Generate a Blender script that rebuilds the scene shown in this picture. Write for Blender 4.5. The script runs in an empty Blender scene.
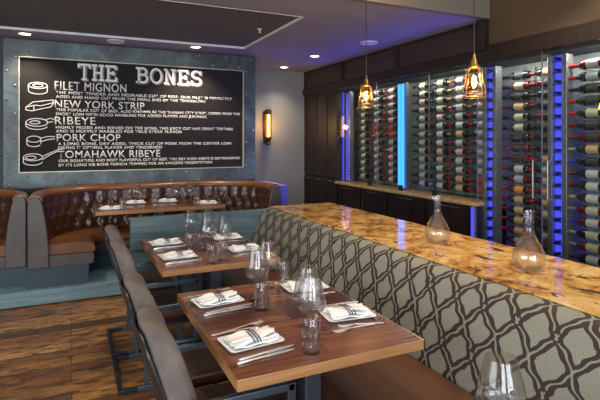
import bpy, math, random
from mathutils import Vector, Matrix
random.seed(11)
PI = math.pi
scene = bpy.context.scene
COL = scene.collection

# ------------------------------------------------------------------ camera
cam_d = bpy.data.cameras.new('camera'); cam = bpy.data.objects.new('camera', cam_d); COL.objects.link(cam)
cam.location = (0, 0, 1.53); cam.rotation_euler = (PI/2, 0, -math.radians(25.3))
cam_d.sensor_width = 36; cam_d.lens = 36*483/600; cam_d.shift_y = -0.1; cam_d.clip_start = 0.02
scene.camera = cam

# ------------------------------------------------------------------ world, daylight, exposure
W = bpy.data.worlds.new('world'); scene.world = W; W.use_nodes = True
wn = W.node_tree.nodes; bg = wn['Background']
sky = wn.new('ShaderNodeTexSky'); sky.sky_type = 'HOSEK_WILKIE'; sky.turbidity = 5
sky.sun_direction = (0.3, 0.5, 0.8)
W.node_tree.links.new(sky.outputs[0], bg.inputs[0]); bg.inputs[1].default_value = 1.0

def area(name, loc, rot, sx, sy, power, color):
    d = bpy.data.lights.new(name, 'AREA'); d.shape = 'RECTANGLE'; d.size = sx; d.size_y = sy
    d.energy = power; d.color = color
    o = bpy.data.objects.new(name, d); COL.objects.link(o); o.location = loc; o.rotation_euler = rot
    return o
# daylight through the two rear windows and the left window
area('daylight_rear_left', (-1.9, -2.92, 1.6), (PI/2, 0, 0), 2.0, 1.7, 105, (0.88, 0.94, 1.0))
area('daylight_rear_right', (0.9, -2.92, 1.6), (PI/2, 0, 0), 2.0, 1.7, 105, (0.88, 0.94, 1.0))
area('daylight_left', (-3.92, 1.3, 1.6), (0, PI/2, PI), 1.6, 3.4, 85, (0.88, 0.94, 1.0)).rotation_euler = (0, -PI/2, 0)

scene.view_settings.view_transform = 'Standard'; scene.view_settings.look = 'None'
scene.view_settings.exposure = 0.6; scene.view_settings.gamma = 1.0
scene.view_settings.use_curve_mapping = False
scene.cycles.use_denoising = True
scene.cycles.max_bounces = 12; scene.cycles.transmission_bounces = 12; scene.cycles.transparent_max_bounces = 16
scene.cycles.sample_clamp_indirect = 6.0
scene.cycles.caustics_reflective = False

# ------------------------------------------------------------------ materials
class N:
    """tiny node helper"""
    def __init__(s, name):
        s.m = bpy.data.materials.new(name); s.m.use_nodes = True
        s.t = s.m.node_tree; s.b = s.t.nodes['Principled BSDF']
    def new(s, ty, **kw):
        n = s.t.nodes.new('ShaderNode' + ty)
        for k, v in kw.items(): setattr(n, k, v)
        return n
    def link(s, a, b): s.t.links.new(a, b)
    def val(s, sock, v):
        if isinstance(v, (int, float)): sock.default_value = v
        elif isinstance(v, tuple): sock.default_value = v if len(v) == len(sock.default_value) else (*v, 1)
        else: s.link(v, sock)
    def math(s, op, a, b=0.0, c=0.0):
        n = s.new('Math', operation=op); s.val(n.inputs[0], a); s.val(n.inputs[1], b); s.val(n.inputs[2], c)
        return n.outputs[0]
    def coord(s, kind='Object', scale=(1, 1, 1)):
        c = s.new('TexCoord'); m = s.new('Mapping'); s.link(c.outputs[kind], m.inputs[0])
        m.inputs['Scale'].default_value = scale
        return m.outputs[0]
    def noise(s, vec, scale, detail=4, rough=0.55, dist=0.0):
        n = s.new('TexNoise'); s.link(vec, n.inputs['Vector']); n.inputs['Scale'].default_value = scale
        n.inputs['Detail'].default_value = detail; n.inputs['Roughness'].default_value = rough
        n.inputs['Distortion'].default_value = dist
        return n.outputs['Fac']
    def ramp(s, fac, stops):
        r = s.new('ValToRGB'); s.link(fac, r.inputs[0]); e = r.color_ramp.elements
        while len(e) < len(stops): e.new(0.5)
        for i, (p, c) in enumerate(stops):
            e[i].position = p; e[i].color = (*c, 1) if len(c) == 3 else c
        return r.outputs[0]
    def mix(s, f, a, b, bt='MIX'):
        n = s.new('Mix', data_type='RGBA', blend_type=bt)
        s.val(n.inputs[0], f); s.val(n.inputs[6], a); s.val(n.inputs[7], b)
        return n.outputs[2]
    def base(s, c): s.val(s.b.inputs['Base Color'], c)
    def set(s, **kw):
        for k, v in kw.items(): s.val(s.b.inputs[k.replace('_', ' ')], v)
    def bump(s, h, strength=0.3, dist=0.01):
        n = s.new('Bump'); s.link(h, n.inputs['Height']); n.inputs['Strength'].default_value = strength
        n.inputs['Distance'].default_value = dist; s.link(n.outputs[0], s.b.inputs['Normal'])

def plain(name, color, rough=0.5, metal=0.0, var=0.12, scale=8, bump=0.0):
    """colour with a little procedural mottling"""
    n = N(name); v = n.coord()
    f = n.noise(v, scale)
    d = tuple(max(0, c*(1-var)) for c in color); l = tuple(min(1, c*(1+var)) for c in color)
    n.base(n.ramp(f, [(0.3, d), (0.7, l)])); n.set(Roughness=rough, Metallic=metal)
    if bump: n.bump(f, bump)
    return n.m

def emit(name, color, strength):
    n = N(name); n.base((0.02, 0.02, 0.02)); n.b.inputs['Emission Color'].default_value = (*color, 1)
    n.b.inputs['Emission Strength'].default_value = strength; return n.m

def glass(name, color=(1, 1, 1), rough=0.0, ior=1.45):
    n = N(name); n.base(color); n.set(Roughness=rough, IOR=ior); n.b.inputs['Transmission Weight'].default_value = 1
    return n.m

def thin_glass(name, tint=(0.93, 0.97, 0.96), f0=0.04, power=5.0, real=0.0):
    """thin-walled glass: clear transmission plus angle dependent reflection"""
    n = N(name); t = n.t; out = t.nodes['Material Output']; t.nodes.remove(n.b)
    g = n.new('NewGeometry'); d = n.new('VectorMath', operation='DOT_PRODUCT')
    n.link(g.outputs['Normal'], d.inputs[0]); n.link(g.outputs['Incoming'], d.inputs[1])
    c = n.math('SUBTRACT', 1.0, n.math('ABSOLUTE', d.outputs['Value']))
    f = n.math('ADD', f0, n.math('MULTIPLY', 1-f0, n.math('POWER', c, power)))
    tr = n.new('BsdfTransparent'); tr.inputs[0].default_value = (*tint, 1)
    gl = n.new('BsdfGlossy'); gl.inputs['Roughness'].default_value = 0.0
    mx = n.new('MixShader'); n.link(f, mx.inputs[0]); n.link(tr.outputs[0], mx.inputs[1]); n.link(gl.outputs[0], mx.inputs[2])
    last = mx.outputs[0]
    if real:
        rg = n.new('BsdfGlass'); rg.inputs['IOR'].default_value = 1.45; m2 = n.new('MixShader'); m2.inputs[0].default_value = real
        n.link(last, m2.inputs[1]); n.link(rg.outputs[0], m2.inputs[2]); last = m2.outputs[0]
    n.link(last, out.inputs[0]); return n.m
pane_glass = thin_glass

def wood_floor():
    n = N('reclaimed_plank_floor'); v = n.coord()
    br = n.new('TexBrick'); n.link(v, br.inputs['Vector']); br.offset = 0.37; br.offset_frequency = 2
    br.inputs['Scale'].default_value = 1; br.inputs['Brick Width'].default_value = 1.5; br.inputs['Row Height'].default_value = 0.135
    br.inputs['Mortar Size'].default_value = 0.0025; br.inputs['Color1'].default_value = (0, 0, 0, 1); br.inputs['Color2'].default_value = (1, 1, 1, 1)
    br.inputs['Mortar'].default_value = (0.5, 0.5, 0.5, 1)
    tone = n.ramp(br.outputs['Color'], [(0.0, (0.075, 0.03, 0.011)), (0.35, (0.25, 0.10, 0.028)), (0.7, (0.36, 0.165, 0.045)), (1.0, (0.46, 0.25, 0.085))])
    g = n.noise(n.coord(scale=(2.2, 30, 1)), 2.0, 6, 0.65, 0.4)
    gr = n.ramp(g, [(0.3, (0.35, 0.33, 0.3)), (0.55, (1, 1, 1))])
    c = n.mix(0.85, tone, gr, 'MULTIPLY')
    w = n.noise(n.coord(scale=(2.2, 9, 1)), 2.6, 7, 0.72, 0.8)
    wf = n.ramp(w, [(0.49, (0, 0, 0)), (0.55, (1, 1, 1))])
    c = n.mix(n.math('MULTIPLY', wf, 0.85), c, (0.045, 0.022, 0.012))
    saw = n.new('TexWave'); n.link(n.coord(), saw.inputs[0]); saw.bands_direction = 'X'; saw.inputs['Scale'].default_value = 22
    saw.inputs['Distortion'].default_value = 2.5
    sm = n.noise(n.coord(), 1.1, 2)
    sf = n.math('MULTIPLY', n.ramp(sm, [(0.55, (0, 0, 0)), (0.62, (1, 1, 1))]), n.math('MULTIPLY', saw.outputs[1], 0.6))
    c = n.mix(sf, c, (0.05, 0.03, 0.02))
    c = n.mix(br.outputs['Fac'], c, (0.015, 0.01, 0.008))
    n.base(c); n.set(Roughness=0.42); n.bump(g, 0.25, 0.004); return n.m

def stave_wood(name, dark, mid, light, rough=0.25):
    """staves along x, about 9 cm wide"""
    n = N(name); v = n.coord()
    br = n.new('TexBrick'); n.link(v, br.inputs['Vector']); br.offset = 0.45
    br.inputs['Scale'].default_value = 1; br.inputs['Brick Width'].default_value = 0.9; br.inputs['Row Height'].default_value = 0.085
    br.inputs['Mortar Size'].default_value = 0.0; br.inputs['Color1'].default_value = (0.0, 0.0, 0.0, 1); br.inputs['Color2'].default_value = (1, 1, 1, 1)
    g = n.noise(n.coord(scale=(2.5, 34, 34)), 1.6, 5, 0.6, 0.6)
    f = n.math('ADD', n.math('MULTIPLY', br.outputs['Color'], 0.5), n.math('MULTIPLY', n.math('SUBTRACT', g, 0.2), 0.9))
    n.base(n.ramp(f, [(0.2, dark), (0.5, mid), (0.85, light)])); n.set(Roughness=rough)
    n.b.inputs['Coat Weight'].default_value = 0.12; n.b.inputs['Coat Roughness'].default_value = 0.12
    n.bump(g, 0.06, 0.002); return n.m

def grain_wood(name, a, b, rough=0.4, scale=(2, 2, 30), coat=0.0):
    n = N(name); g = n.noise(n.coord(scale=scale), 1.5, 5, 0.6, 0.5)
    n.base(n.ramp(g, [(0.3, a), (0.7, b)])); n.set(Roughness=rough); n.bump(g, 0.08, 0.002)
    n.b.inputs['Coat Weight'].default_value = coat
    return n.m

def granite_mat():
    n = N('gold_granite'); v = n.coord()
    a = n.noise(v, 6.0, 9, 0.72, 0.6); b = n.noise(n.coord(scale=(1.6, 0.8, 1)), 7.5, 8, 0.68, 0.7); s_ = n.noise(v, 60, 3, 0.6)
    c = n.ramp(a, [(0.32, (0.09, 0.035, 0.012)), (0.41, (0.33, 0.13, 0.03)), (0.50, (0.62, 0.34, 0.085)), (0.60, (0.78, 0.51, 0.18)), (0.72, (0.80, 0.62, 0.34))])
    bf = n.ramp(b, [(0.57, (0, 0, 0)), (0.62, (1, 1, 1))])
    c = n.mix(n.math('MULTIPLY', bf, 0.92), c, (0.035, 0.018, 0.013))
    c = n.mix(n.math('MULTIPLY', n.ramp(s_, [(0.55, (0, 0, 0)), (0.68, (1, 1, 1))]), 0.55), c, (0.1, 0.045, 0.02))
    n.base(c); n.set(Roughness=0.09, Specular_IOR_Level=0.6); return n.m

def lattice_fabric():
    n = N('lattice_fabric'); c = n.new('TexCoord')
    nz = n.new('TexNoise'); n.link(c.outputs['UV'], nz.inputs['Vector']); nz.inputs['Scale'].default_value = 9; nz.inputs['Detail'].default_value = 2
    sep = n.new('SeparateXYZ'); n.link(c.outputs['UV'], sep.inputs[0])
    sn = n.new('SeparateColor'); n.link(nz.outputs['Color'], sn.inputs[0])
    P, H = 0.172, 0.215
    u = n.math('DIVIDE', n.math('ADD', sep.outputs[0], n.math('MULTIPLY', n.math('SUBTRACT', sn.outputs[0], 0.5), 0.045)), P)
    v = n.math('DIVIDE', n.math('ADD', sep.outputs[1], n.math('MULTIPLY', n.math('SUBTRACT', sn.outputs[1], 0.5), 0.045)), H)
    wc = n.math('MULTIPLY', n.math('SUBTRACT', 1.0, n.math('COSINE', n.math('MULTIPLY', v, 2*PI))), 0.25*0.45)
    wt = n.math('MULTIPLY', n.math('SUBTRACT', 1.0, n.math('ABSOLUTE', n.math('SUBTRACT', n.math('MULTIPLY', n.math('FRACT', v), 2.0), 1.0))), 0.5*0.55)
    w = n.math('ADD', wc, wt)
    # small scallops make the ogee line read as ornament
    w = n.math('ADD', w, n.math('MULTIPLY', n.math('SINE', n.math('MULTIPLY', v, 8*PI)), 0.022))
    def wrap(x): return n.math('ABSOLUTE', n.math('SUBTRACT', n.math('FRACT', n.math('ADD', x, 0.5)), 0.5))
    d1 = wrap(n.math('SUBTRACT', u, w)); d2 = wrap(n.math('ADD', u, w))
    def band(d, lo, hi):
        return n.math('MULTIPLY', n.math('GREATER_THAN', d, lo), n.math('LESS_THAN', d, hi))
    brown = n.math('MAXIMUM', band(d1, 0.035, 0.165), band(d2, 0.035, 0.165))
    pale = n.math('MAXIMUM', band(d1, -1, 0.035), band(d2, -1, 0.035))
    # knot at the crossings
    du = wrap(u); dv = wrap(v); r1 = n.math('SQRT', n.math('ADD', n.math('MULTIPLY', du, du), n.math('MULTIPLY', dv, dv)))
    knot = band(r1, 0.07, 0.12)
    br = n.math('MAXIMUM', n.math('MULTIPLY', brown, n.math('SUBTRACT', 1.0, pale)), knot)
    fib = n.new('TexNoise'); n.link(c.outputs['UV'], fib.inputs['Vector']); fib.inputs['Scale'].default_value = 220
    ground = n.ramp(fib.outputs['Fac'], [(0.3, (0.175, 0.17, 0.13)), (0.7, (0.29, 0.28, 0.215))])
    line = n.ramp(fib.outputs['Fac'], [(0.3, (0.016, 0.009, 0.007)), (0.7, (0.042, 0.024, 0.018))])
    n.base(n.mix(br, ground, line)); n.set(Roughness=0.75)
    n.bump(br, 0.2, 0.003); return n.m

def leather(name, a, b, rough=0.33):
    n = N(name); v = n.coord(); f = n.noise(v, 3.5, 5, 0.6); w = n.noise(v, 110, 3, 0.6)
    n.base(n.ramp(f, [(0.35, a), (0.68, b)])); n.set(Roughness=rough); n.bump(w, 0.12, 0.002); return n.m

def patina():
    n = N('riveted_steel_patina'); v = n.coord()
    a = n.noise(v, 2.3, 7, 0.65, 0.7); b = n.noise(v, 14, 5, 0.6)
    c = n.ramp(a, [(0.3, (0.032, 0.036, 0.038)), (0.5, (0.07, 0.085, 0.088)), (0.68, (0.115, 0.155, 0.16))])
    c = n.mix(n.math('MULTIPLY', n.ramp(b, [(0.58, (0, 0, 0)), (0.7, (1, 1, 1))]), 0.35), c, (0.09, 0.07, 0.05))
    n.base(c); n.set(Roughness=0.42, Metallic=0.55); n.bump(b, 0.1, 0.003); return n.m

def woven_metal():
    n = N('woven_bronze_mesh'); c = n.coord(scale=(1, 1, 1))
    s = n.new('SeparateXYZ'); n.link(c, s.inputs[0])
    k = 2*PI/0.022
    a = n.math('SINE', n.math('MULTIPLY', n.math('ADD', s.outputs[1], s.outputs[2]), k))
    b = n.math('SINE', n.math('MULTIPLY', n.math('SUBTRACT', s.outputs[1], s.outputs[2]), k))
    h = n.math('MULTIPLY', a, b)
    n.base(n.ramp(n.math('ADD', n.math('MULTIPLY', h, 0.5), 0.5), [(0.2, (0.04, 0.028, 0.018)), (0.8, (0.19, 0.135, 0.085))]))
    n.set(Roughness=0.42, Metallic=0.5); n.bump(h, 0.5, 0.003); return n.m

def tray_mat():
    n = N('dark_acoustic_plaster'); v = n.coord(); f = n.noise(v, 26, 6, 0.75)
    n.base(n.ramp(f, [(0.3, (0.07, 0.063, 0.058)), (0.7, (0.17, 0.155, 0.145))])); n.set(Roughness=0.9); n.bump(f, 0.6, 0.01); return n.m

M = dict(
    floor=wood_floor(), granite=granite_mat(), fabric=lattice_fabric(), patina=patina(), mesh=woven_metal(), tray=tray_mat(),
    ceil=plain('ceiling_paint', (0.30, 0.29, 0.31), 0.8, var=0.04, scale=2),
    fascia=plain('soffit_plaster', (0.20, 0.175, 0.14), 0.7, var=0.04, scale=2),
    wall=plain('grey_wall_paint', (0.25, 0.26, 0.245), 0.75, var=0.04, scale=1.5),
    darkwall=plain('charcoal_wall_paint', (0.035, 0.04, 0.045), 0.6),
    room=plain('warm_room_paint', (0.32, 0.29, 0.26), 0.8),
    table=stave_wood('walnut_staves', (0.025, 0.008, 0.004), (0.095, 0.029, 0.012), (0.24, 0.09, 0.036)),
    edge=grain_wood('table_edge_wood', (0.30, 0.135, 0.05), (0.44, 0.22, 0.09), 0.35, (2, 3, 30), 0.3),
    teal_pale=grain_wood('pale_teal_wood', (0.10, 0.17, 0.19), (0.20, 0.31, 0.34), 0.42, (1.2, 1, 26)),
    teal=grain_wood('teal_stained_wood', (0.045, 0.075, 0.085), (0.125, 0.195, 0.215), 0.42, (1.2, 1, 26)),
    teal_shaded=grain_wood('shaded_teal_wood', (0.014, 0.03, 0.042), (0.03, 0.06, 0.078), 0.45, (1.2, 1, 26)),  # teal wood darkened for the shade on the booth base
    espresso=grain_wood('espresso_wood', (0.011, 0.006, 0.005), (0.026, 0.015, 0.011), 0.45, (14, 14, 1.2)),
    espresso_panel=grain_wood('espresso_panel_wood', (0.03, 0.017, 0.012), (0.06, 0.035, 0.024), 0.45, (2, 1.2, 20)),
    ledge=grain_wood('tan_ledge_stone', (0.33, 0.2, 0.08), (0.55, 0.36, 0.17), 0.25, (8, 8, 8)),
    leather=leather('brown_tufted_leather', (0.032, 0.0125, 0.007), (0.072, 0.027, 0.012), 0.27),
    leather_orange_lit=leather('orange_lit_leather', (0.12, 0.042, 0.012), (0.21, 0.075, 0.020), 0.32),  # brown booth leather with its orange highlights put into the colour
    leather_glare=leather('daylight_glare_leather', (0.05, 0.038, 0.034), (0.09, 0.07, 0.063), 0.42),  # brown booth leather with grey window glare put into the colour
    leather_seat=leather('seat_leather', (0.075, 0.027, 0.012), (0.125, 0.05, 0.023), 0.4),
    suede=plain('grey_suede', (0.125, 0.10, 0.088), 0.85, var=0.38, scale=7, bump=0.15),
    steel=plain('blued_steel_tube', (0.10, 0.13, 0.16), 0.35, 0.75),
    dark_steel=plain('dark_steel_tube', (0.03, 0.033, 0.038), 0.4, 0.6),
    silver=plain('brushed_aluminium', (0.27, 0.27, 0.285), 0.35, 0.7),
    chrome=plain('polished_cutlery_steel', (0.95, 0.96, 1.0), 0.33, 0.85, 0.03),
    brass=plain('aged_brass', (0.42, 0.27, 0.08), 0.35, 0.9),
    bronze=plain('dark_bronze', (0.09, 0.06, 0.035), 0.4, 0.7),
    rackback=plain('sage_grey_back_panel', (0.27, 0.30, 0.27), 0.6),
    white=plain('white_porcelain', (0.78, 0.79, 0.80), 0.15, var=0.02),
    linen=plain('cream_linen', (0.80, 0.76, 0.70), 0.85, var=0.05, scale=40, bump=0.1),
    linen_w=plain('white_linen', (0.84, 0.84, 0.83), 0.8, var=0.03, scale=40, bump=0.1),
    navy=plain('navy_stripe', (0.02, 0.03, 0.08), 0.7),
    black=plain('black_board', (0.010, 0.008, 0.008), 0.9, var=0.3, scale=3),
    chalk=plain('chalk_paint', (0.78, 0.76, 0.69), 0.8, var=0.1, scale=30),
    chalk_grey=plain('grey_chalk_shadow', (0.22, 0.22, 0.23), 0.8, var=0.2, scale=30),
    gold=plain('pale_gold_trim', (0.55, 0.50, 0.36), 0.4, 0.3),
    plastic=plain('black_plastic', (0.012, 0.012, 0.013), 0.4),
    painted_blue_spill=plain('panel_painted_blue_spill', (0.10, 0.11, 0.52), 0.5),  # blue LED light on a grey panel, put into the base colour
    trim=plain('white_trim_paint', (0.62, 0.62, 0.62), 0.6),
    glass=thin_glass('clear_glass', (0.985, 0.99, 0.995), 0.035, 4.5, 0.16), pane=pane_glass('thin_pane_glass'), amber=pane_glass('amber_tinted_glass', (1.0, 0.88, 0.66), 0.02, 6.0),
    led_blue=emit('blue_led', (0.06, 0.07, 1.0), 0.85), led_cyan=emit('cyan_blue_led', (0.03, 0.24, 1.0), 2.2),
    led_violet=emit('violet_led', (0.12, 0.09, 1.0), 1.2),
    fil=emit('glowing_filament', (1.0, 0.55, 0.15), 60), bulb_glow=emit('sconce_tube_glow', (1.0, 0.50, 0.12), 4.5),
    lamp=emit('lit_downlight_lens', (1.0, 0.88, 0.72), 9), lamp_off=plain('white_speaker_grille', (0.72, 0.70, 0.70), 0.6),
)
bottle_glass = [plain('dark_bottle_glass', (0.012, 0.013, 0.012), 0.08, var=0.3), plain('green_bottle_glass', (0.02, 0.03, 0.014), 0.08),
                plain('red_wine_glass', (0.11, 0.012, 0.014), 0.08), plain('pale_bottle_glass', (0.16, 0.14, 0.09), 0.1)]
label_mats = {'white': plain('white_label_paper', (0.42, 0.42, 0.42), 0.6, var=0.1, scale=60), 'cream': plain('cream_label_paper', (0.42, 0.39, 0.29), 0.6, var=0.12, scale=60),
              'grey': plain('grey_label_paper', (0.33, 0.35, 0.38), 0.6, var=0.15, scale=60), 'tan': plain('tan_label_paper', (0.5, 0.3, 0.17), 0.6, var=0.15, scale=60),
              'pink': plain('pink_label_paper', (0.55, 0.33, 0.34), 0.6, var=0.15, scale=60), 'orange': plain('orange_label_paper', (0.65, 0.24, 0.05), 0.6),
              'red': plain('red_label_paper', (0.50, 0.02, 0.03), 0.6), 'black': plain('black_label_paper', (0.03, 0.03, 0.035), 0.6)}
cap_mats = {'red': plain('red_foil', (0.42, 0.012, 0.02), 0.3, 0.3), 'black': plain('black_foil', (0.015, 0.014, 0.016), 0.3, 0.3), 'silver': plain('silver_foil', (0.3, 0.3, 0.32), 0.3, 0.6),
            'gold': plain('gold_foil', (0.45, 0.28, 0.08), 0.3, 0.6), 'maroon': plain('maroon_foil', (0.14, 0.015, 0.02), 0.3, 0.3), 'blue': plain('blue_foil', (0.03, 0.05, 0.5), 0.3, 0.3)}

# ------------------------------------------------------------------ mesh builder
class MB:
    def __init__(s): s.v = []; s.f = []; s.uv = None
    def add(s, vs, fs):
        b = len(s.v); s.v += [tuple(p) for p in vs]; s.f += [tuple(i+b for i in f) for f in fs]; return s
    def box(s, x0, x1, y0, y1, z0, z1):
        vs = [(x, y, z) for z in (z0, z1) for y in (y0, y1) for x in (x0, x1)]
        return s.add(vs, [(0, 2, 3, 1), (4, 5, 7, 6), (0, 1, 5, 4), (2, 6, 7, 3), (0, 4, 6, 2), (1, 3, 7, 5)])
    def tube(s, pts, r, n=10, closed=False, caps=True):
        pts = [Vector(p) for p in pts]; k = len(pts); rs = r if isinstance(r, (list, tuple)) else [r]*k
        rings = []; up = None
        for i, p in enumerate(pts):
            a = pts[(i-1) % k] if (closed or i > 0) else p; b = pts[(i+1) % k] if (closed or i < k-1) else p
            t = (b-a).normalized()
            if up is None:
                up = Vector((0, 0, 1)) if abs(t.z) < 0.9 else Vector((1, 0, 0))
            e = (up - t*up.dot(t)); e = e.normalized() if e.length > 1e-6 else t.orthogonal().normalized()
            up = e; g = t.cross(e)
            rings.append([p + (e*math.cos(2*PI*j/n) + g*math.sin(2*PI*j/n))*rs[i] for j in range(n)])
        vs = [q for rg in rings for q in rg]; fs = []
        m = k if closed else k-1
        for i in range(m):
            a = i*n; b = ((i+1) % k)*n
            for j in range(n): fs.append((a+j, a+(j+1) % n, b+(j+1) % n, b+j))
        if caps and not closed: fs.append(tuple(reversed(range(n)))); fs.append(tuple(range((k-1)*n, k*n)))
        return s.add(vs, fs)
    def sqtube(s, pts, w, closed=False):
        """square tube through axis-aligned corner points, built of boxes"""
        k = len(pts)
        for i in range(k if closed else k-1):
            a = pts[i]; b = pts[(i+1) % k]; h = w/2
            s.box(min(a[0], b[0])-h, max(a[0], b[0])+h, min(a[1], b[1])-h, max(a[1], b[1])+h, min(a[2], b[2])-h, max(a[2], b[2])+h)
        return s
    def lathe(s, prof, n=24, c=(0, 0, 0), axis='z', shear=None):
        vs = []; fs = []
        for r, z in prof:
            for j in range(n):
                a = 2*PI*j/n; x = r*math.cos(a); y = r*math.sin(a); zz = z + (shear(x, y, z) if shear else 0)
                if axis == 'z': p = (c[0]+x, c[1]+y, c[2]+zz)
                elif axis == 'y': p = (c[0]+x, c[1]+zz, c[2]+y)
                else: p = (c[0]+zz, c[1]+x, c[2]+y)
                vs.append(p)
        for i in range(len(prof)-1):
            for j in range(n): fs.append((i*n+j, i*n+(j+1) % n, (i+1)*n+(j+1) % n, (i+1)*n+j))
        if prof[0][0] > 1e-5: fs.append(tuple(reversed(range(n))))
        if prof[-1][0] > 1e-5: fs.append(tuple(range((len(prof)-1)*n, len(prof)*n)))
        return s.add(vs, fs)
    def sphere(s, c, r, n=10, m=6, sz=1.0):
        return s.lathe([(max(1e-6, r*math.sin(PI*i/m)), -r*sz*math.cos(PI*i/m)) for i in range(m+1)], n, c)
    def build(s, name, mat, parent=None, smooth=False, bevel=0.0, seg=2, subsurf=0, loc=None):
        me = bpy.data.meshes.new(name); me.from_pydata(s.v, [], s.f); me.materials.append(mat)
        me.validate(); me.update()
        import bmesh
        bm = bmesh.new(); bm.from_mesh(me); bmesh.ops.remove_doubles(bm, verts=bm.verts, dist=1e-6)
        bmesh.ops.recalc_face_normals(bm, faces=bm.faces); bm.to_mesh(me); bm.free()
        if smooth:
            for p in me.polygons: p.use_smooth = True
            try: me.set_sharp_from_angle(angle=math.radians(50))
            except Exception: pass
        o = bpy.data.objects.new(name, me); COL.objects.link(o)
        if bevel:
            b = o.modifiers.new('bevel', 'BEVEL'); b.width = bevel; b.segments = seg; b.limit_method = 'ANGLE'; b.angle_limit = math.radians(40)
        if subsurf:
            q = o.modifiers.new('sub', 'SUBSURF'); q.levels = subsurf; q.render_levels = subsurf
        if parent: o.parent = parent
        if loc: o.location = loc
        return o

def tag(o, label, cat, group=None, kind=None):
    o['label'] = label; o['category'] = cat
    if group: o['group'] = group
    if kind: o['kind'] = kind
    return o
def thing(name, label, cat, loc=(0, 0, 0), rz=0.0, group=None):
    o = bpy.data.objects.new(name, None); o.empty_display_size = 0.1; COL.objects.link(o)
    o.location = loc; o.rotation_euler = (0, 0, rz); return tag(o, label, cat, group)
def struct(o, label=None):
    o['kind'] = 'structure'
    if label: o['label'] = label
    return o
def copy_tree(o, parent=None):
    c = o.copy(); COL.objects.link(c); c.parent = parent
    for ch in list(o.children): copy_tree(ch, c)
    return c
def place(proto, used, loc, rz, label, group=None):
    o = copy_tree(proto) if used[0] else proto; used[0] = True
    o.location = loc; o.rotation_euler = (0, 0, rz); o['label'] = label
    if group: o['group'] = group
    return o
def box(x0, x1, y0, y1, z0, z1): return MB().box(x0, x1, y0, y1, z0, z1)

# ------------------------------------------------------------------ room shell
H1, H2 = 2.67, 3.12          # soffit height, raised ceiling height
YS = 3.40                    # where the soffit starts
XW = 3.55                    # wine wall glass plane
struct(box(-4.1, 4.2, -3.1, 7.5, -0.1, 0).build('floor', M['floor']), 'distressed reclaimed wood plank floor')
# soffit with a recessed dark tray
ty0, ty1, tx0, tx1 = 4.03, 5.76, -4.0, 1.95
c = MB()
c.box(-4.1, 4.1, YS, ty0, H1, H1+0.06); c.box(-4.1, 4.1, ty1, 7.45, H1, H1+0.06); c.box(tx1, 4.1, ty0, ty1, H1, H1+0.06)
struct(c.build('ceiling', M['ceil']), 'grey painted lower ceiling around a dark tray')
struct(box(tx0, tx1+0.01, ty0-0.01, ty1+0.01, H1+0.022, H1+0.058).build('ceiling_tray', M['tray']), 'dark textured recessed ceiling tray')
t = MB().box(tx0, tx1, ty1-0.006, ty1, H1-0.004, H1+0.024).box(tx1-0.006, tx1, ty0, ty1-0.006, H1-0.004, H1+0.024).box(tx0, tx1-0.006, ty0, ty0+0.006, H1-0.004, H1+0.024)
struct(t.build('trim_1', M['trim']), 'thin white metal trim around the ceiling tray')
struct(box(-4.1, 4.1, -3.1, YS+0.1, H2, H2+0.1).build('ceiling_raised', M['ceil']), 'raised ceiling on the camera side')
struct(box(-4.1, XW+0.05, YS-0.06, YS, H1, H2).build('trim_2', M['fascia']), 'plaster fascia between the two ceiling heights')
struct(box(2.26, 4.1, 7.33, 7.45, 0, H1).build('wall_back', M['wall']), 'grey wall behind the sconce')
struct(box(-4.1, 2.28, 6.28, 6.42, 0, H1).build('wall_board', M['darkwall']), 'charcoal wall behind the menu board')
struct(box(2.2, 2.28, 6.42, 7.33, 0, H1).build('wall_return', M['wall']))
struct(box(4.05, 4.2, -3.1, 7.45, 0, H2).build('wall_right', M['darkwall']))
lw = MB().box(-4.1, -4.0, -3.1, -0.5, 0, H2).box(-4.1, -4.0, 3.1, 7.45, 0, H2).box(-4.1, -4.0, -0.5, 3.1, 0, 0.75).box(-4.1, -4.0, -0.5, 3.1, 2.5, H2)
struct(lw.build('wall_left', M['room']))
fw = MB().box(-4.1, -3.0, -3.1, -3.0, 0, H2).box(-0.8, -0.2, -3.1, -3.0, 0, H2).box(2.0, 4.1, -3.1, -3.0, 0, H2).box(-3.0, -0.8, -3.1, -3.0, 0, 0.7).box(-0.2, 2.0, -3.1, -3.0, 0, 0.7).box(-3.0, -0.8, -3.1, -3.0, 2.5, H2).box(-0.2, 2.0, -3.1, -3.0, 2.5, H2)
struct(fw.build('wall_front', M['room']))
def window(name, pts):
    (x0, y0, x1, y1) = pts
    w = bpy.data.objects.new(name, None); COL.objects.link(w); struct(w)
    if y0 == y1:
        f = MB().box(x0, x1, y0-0.03, y0+0.03, 0.7, 0.76).box(x0, x1, y0-0.03, y0+0.03, 2.44, 2.5)
        for i in range(3):
            x = x0 + (x1-x0-0.06)*i/2; f.box(x, x+0.06, y0-0.03, y0+0.03, 0.76, 2.44)
        g = box(x0, x1, y0-0.005, y0+0.005, 0.76, 2.44)
    else:
        f = MB().box(x0-0.03, x0+0.03, y0, y1, 0.75, 0.81).box(x0-0.03, x0+0.03, y0, y1, 2.44, 2.5)
        for i in range(4):
            y = y0 + (y1-y0-0.06)*i/3; f.box(x0-0.03, x0+0.03, y, y+0.06, 0.81, 2.44)
        g = box(x0-0.005, x0+0.005, y0, y1, 0.81, 2.44)
    f.build('window_frame', M['bronze'], w); g.build('window_pane', M['pane'], w)
window('window_1', (-3.0, -3.03, -0.8, -3.03)); window('window_2', (-0.2, -3.03, 2.0, -3.03)); window('window_3', (-4.03, -0.5, -4.03, 3.1))
# low panel end beside the booth, blue LED light put into its colour
struct(box(2.315, 2.44, 5.5, 6.24, 0, 0.965).build('trim_3', M['painted_blue_spill'], bevel=0.004), 'low panel end beside the booth, blue light painted on')

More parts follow.
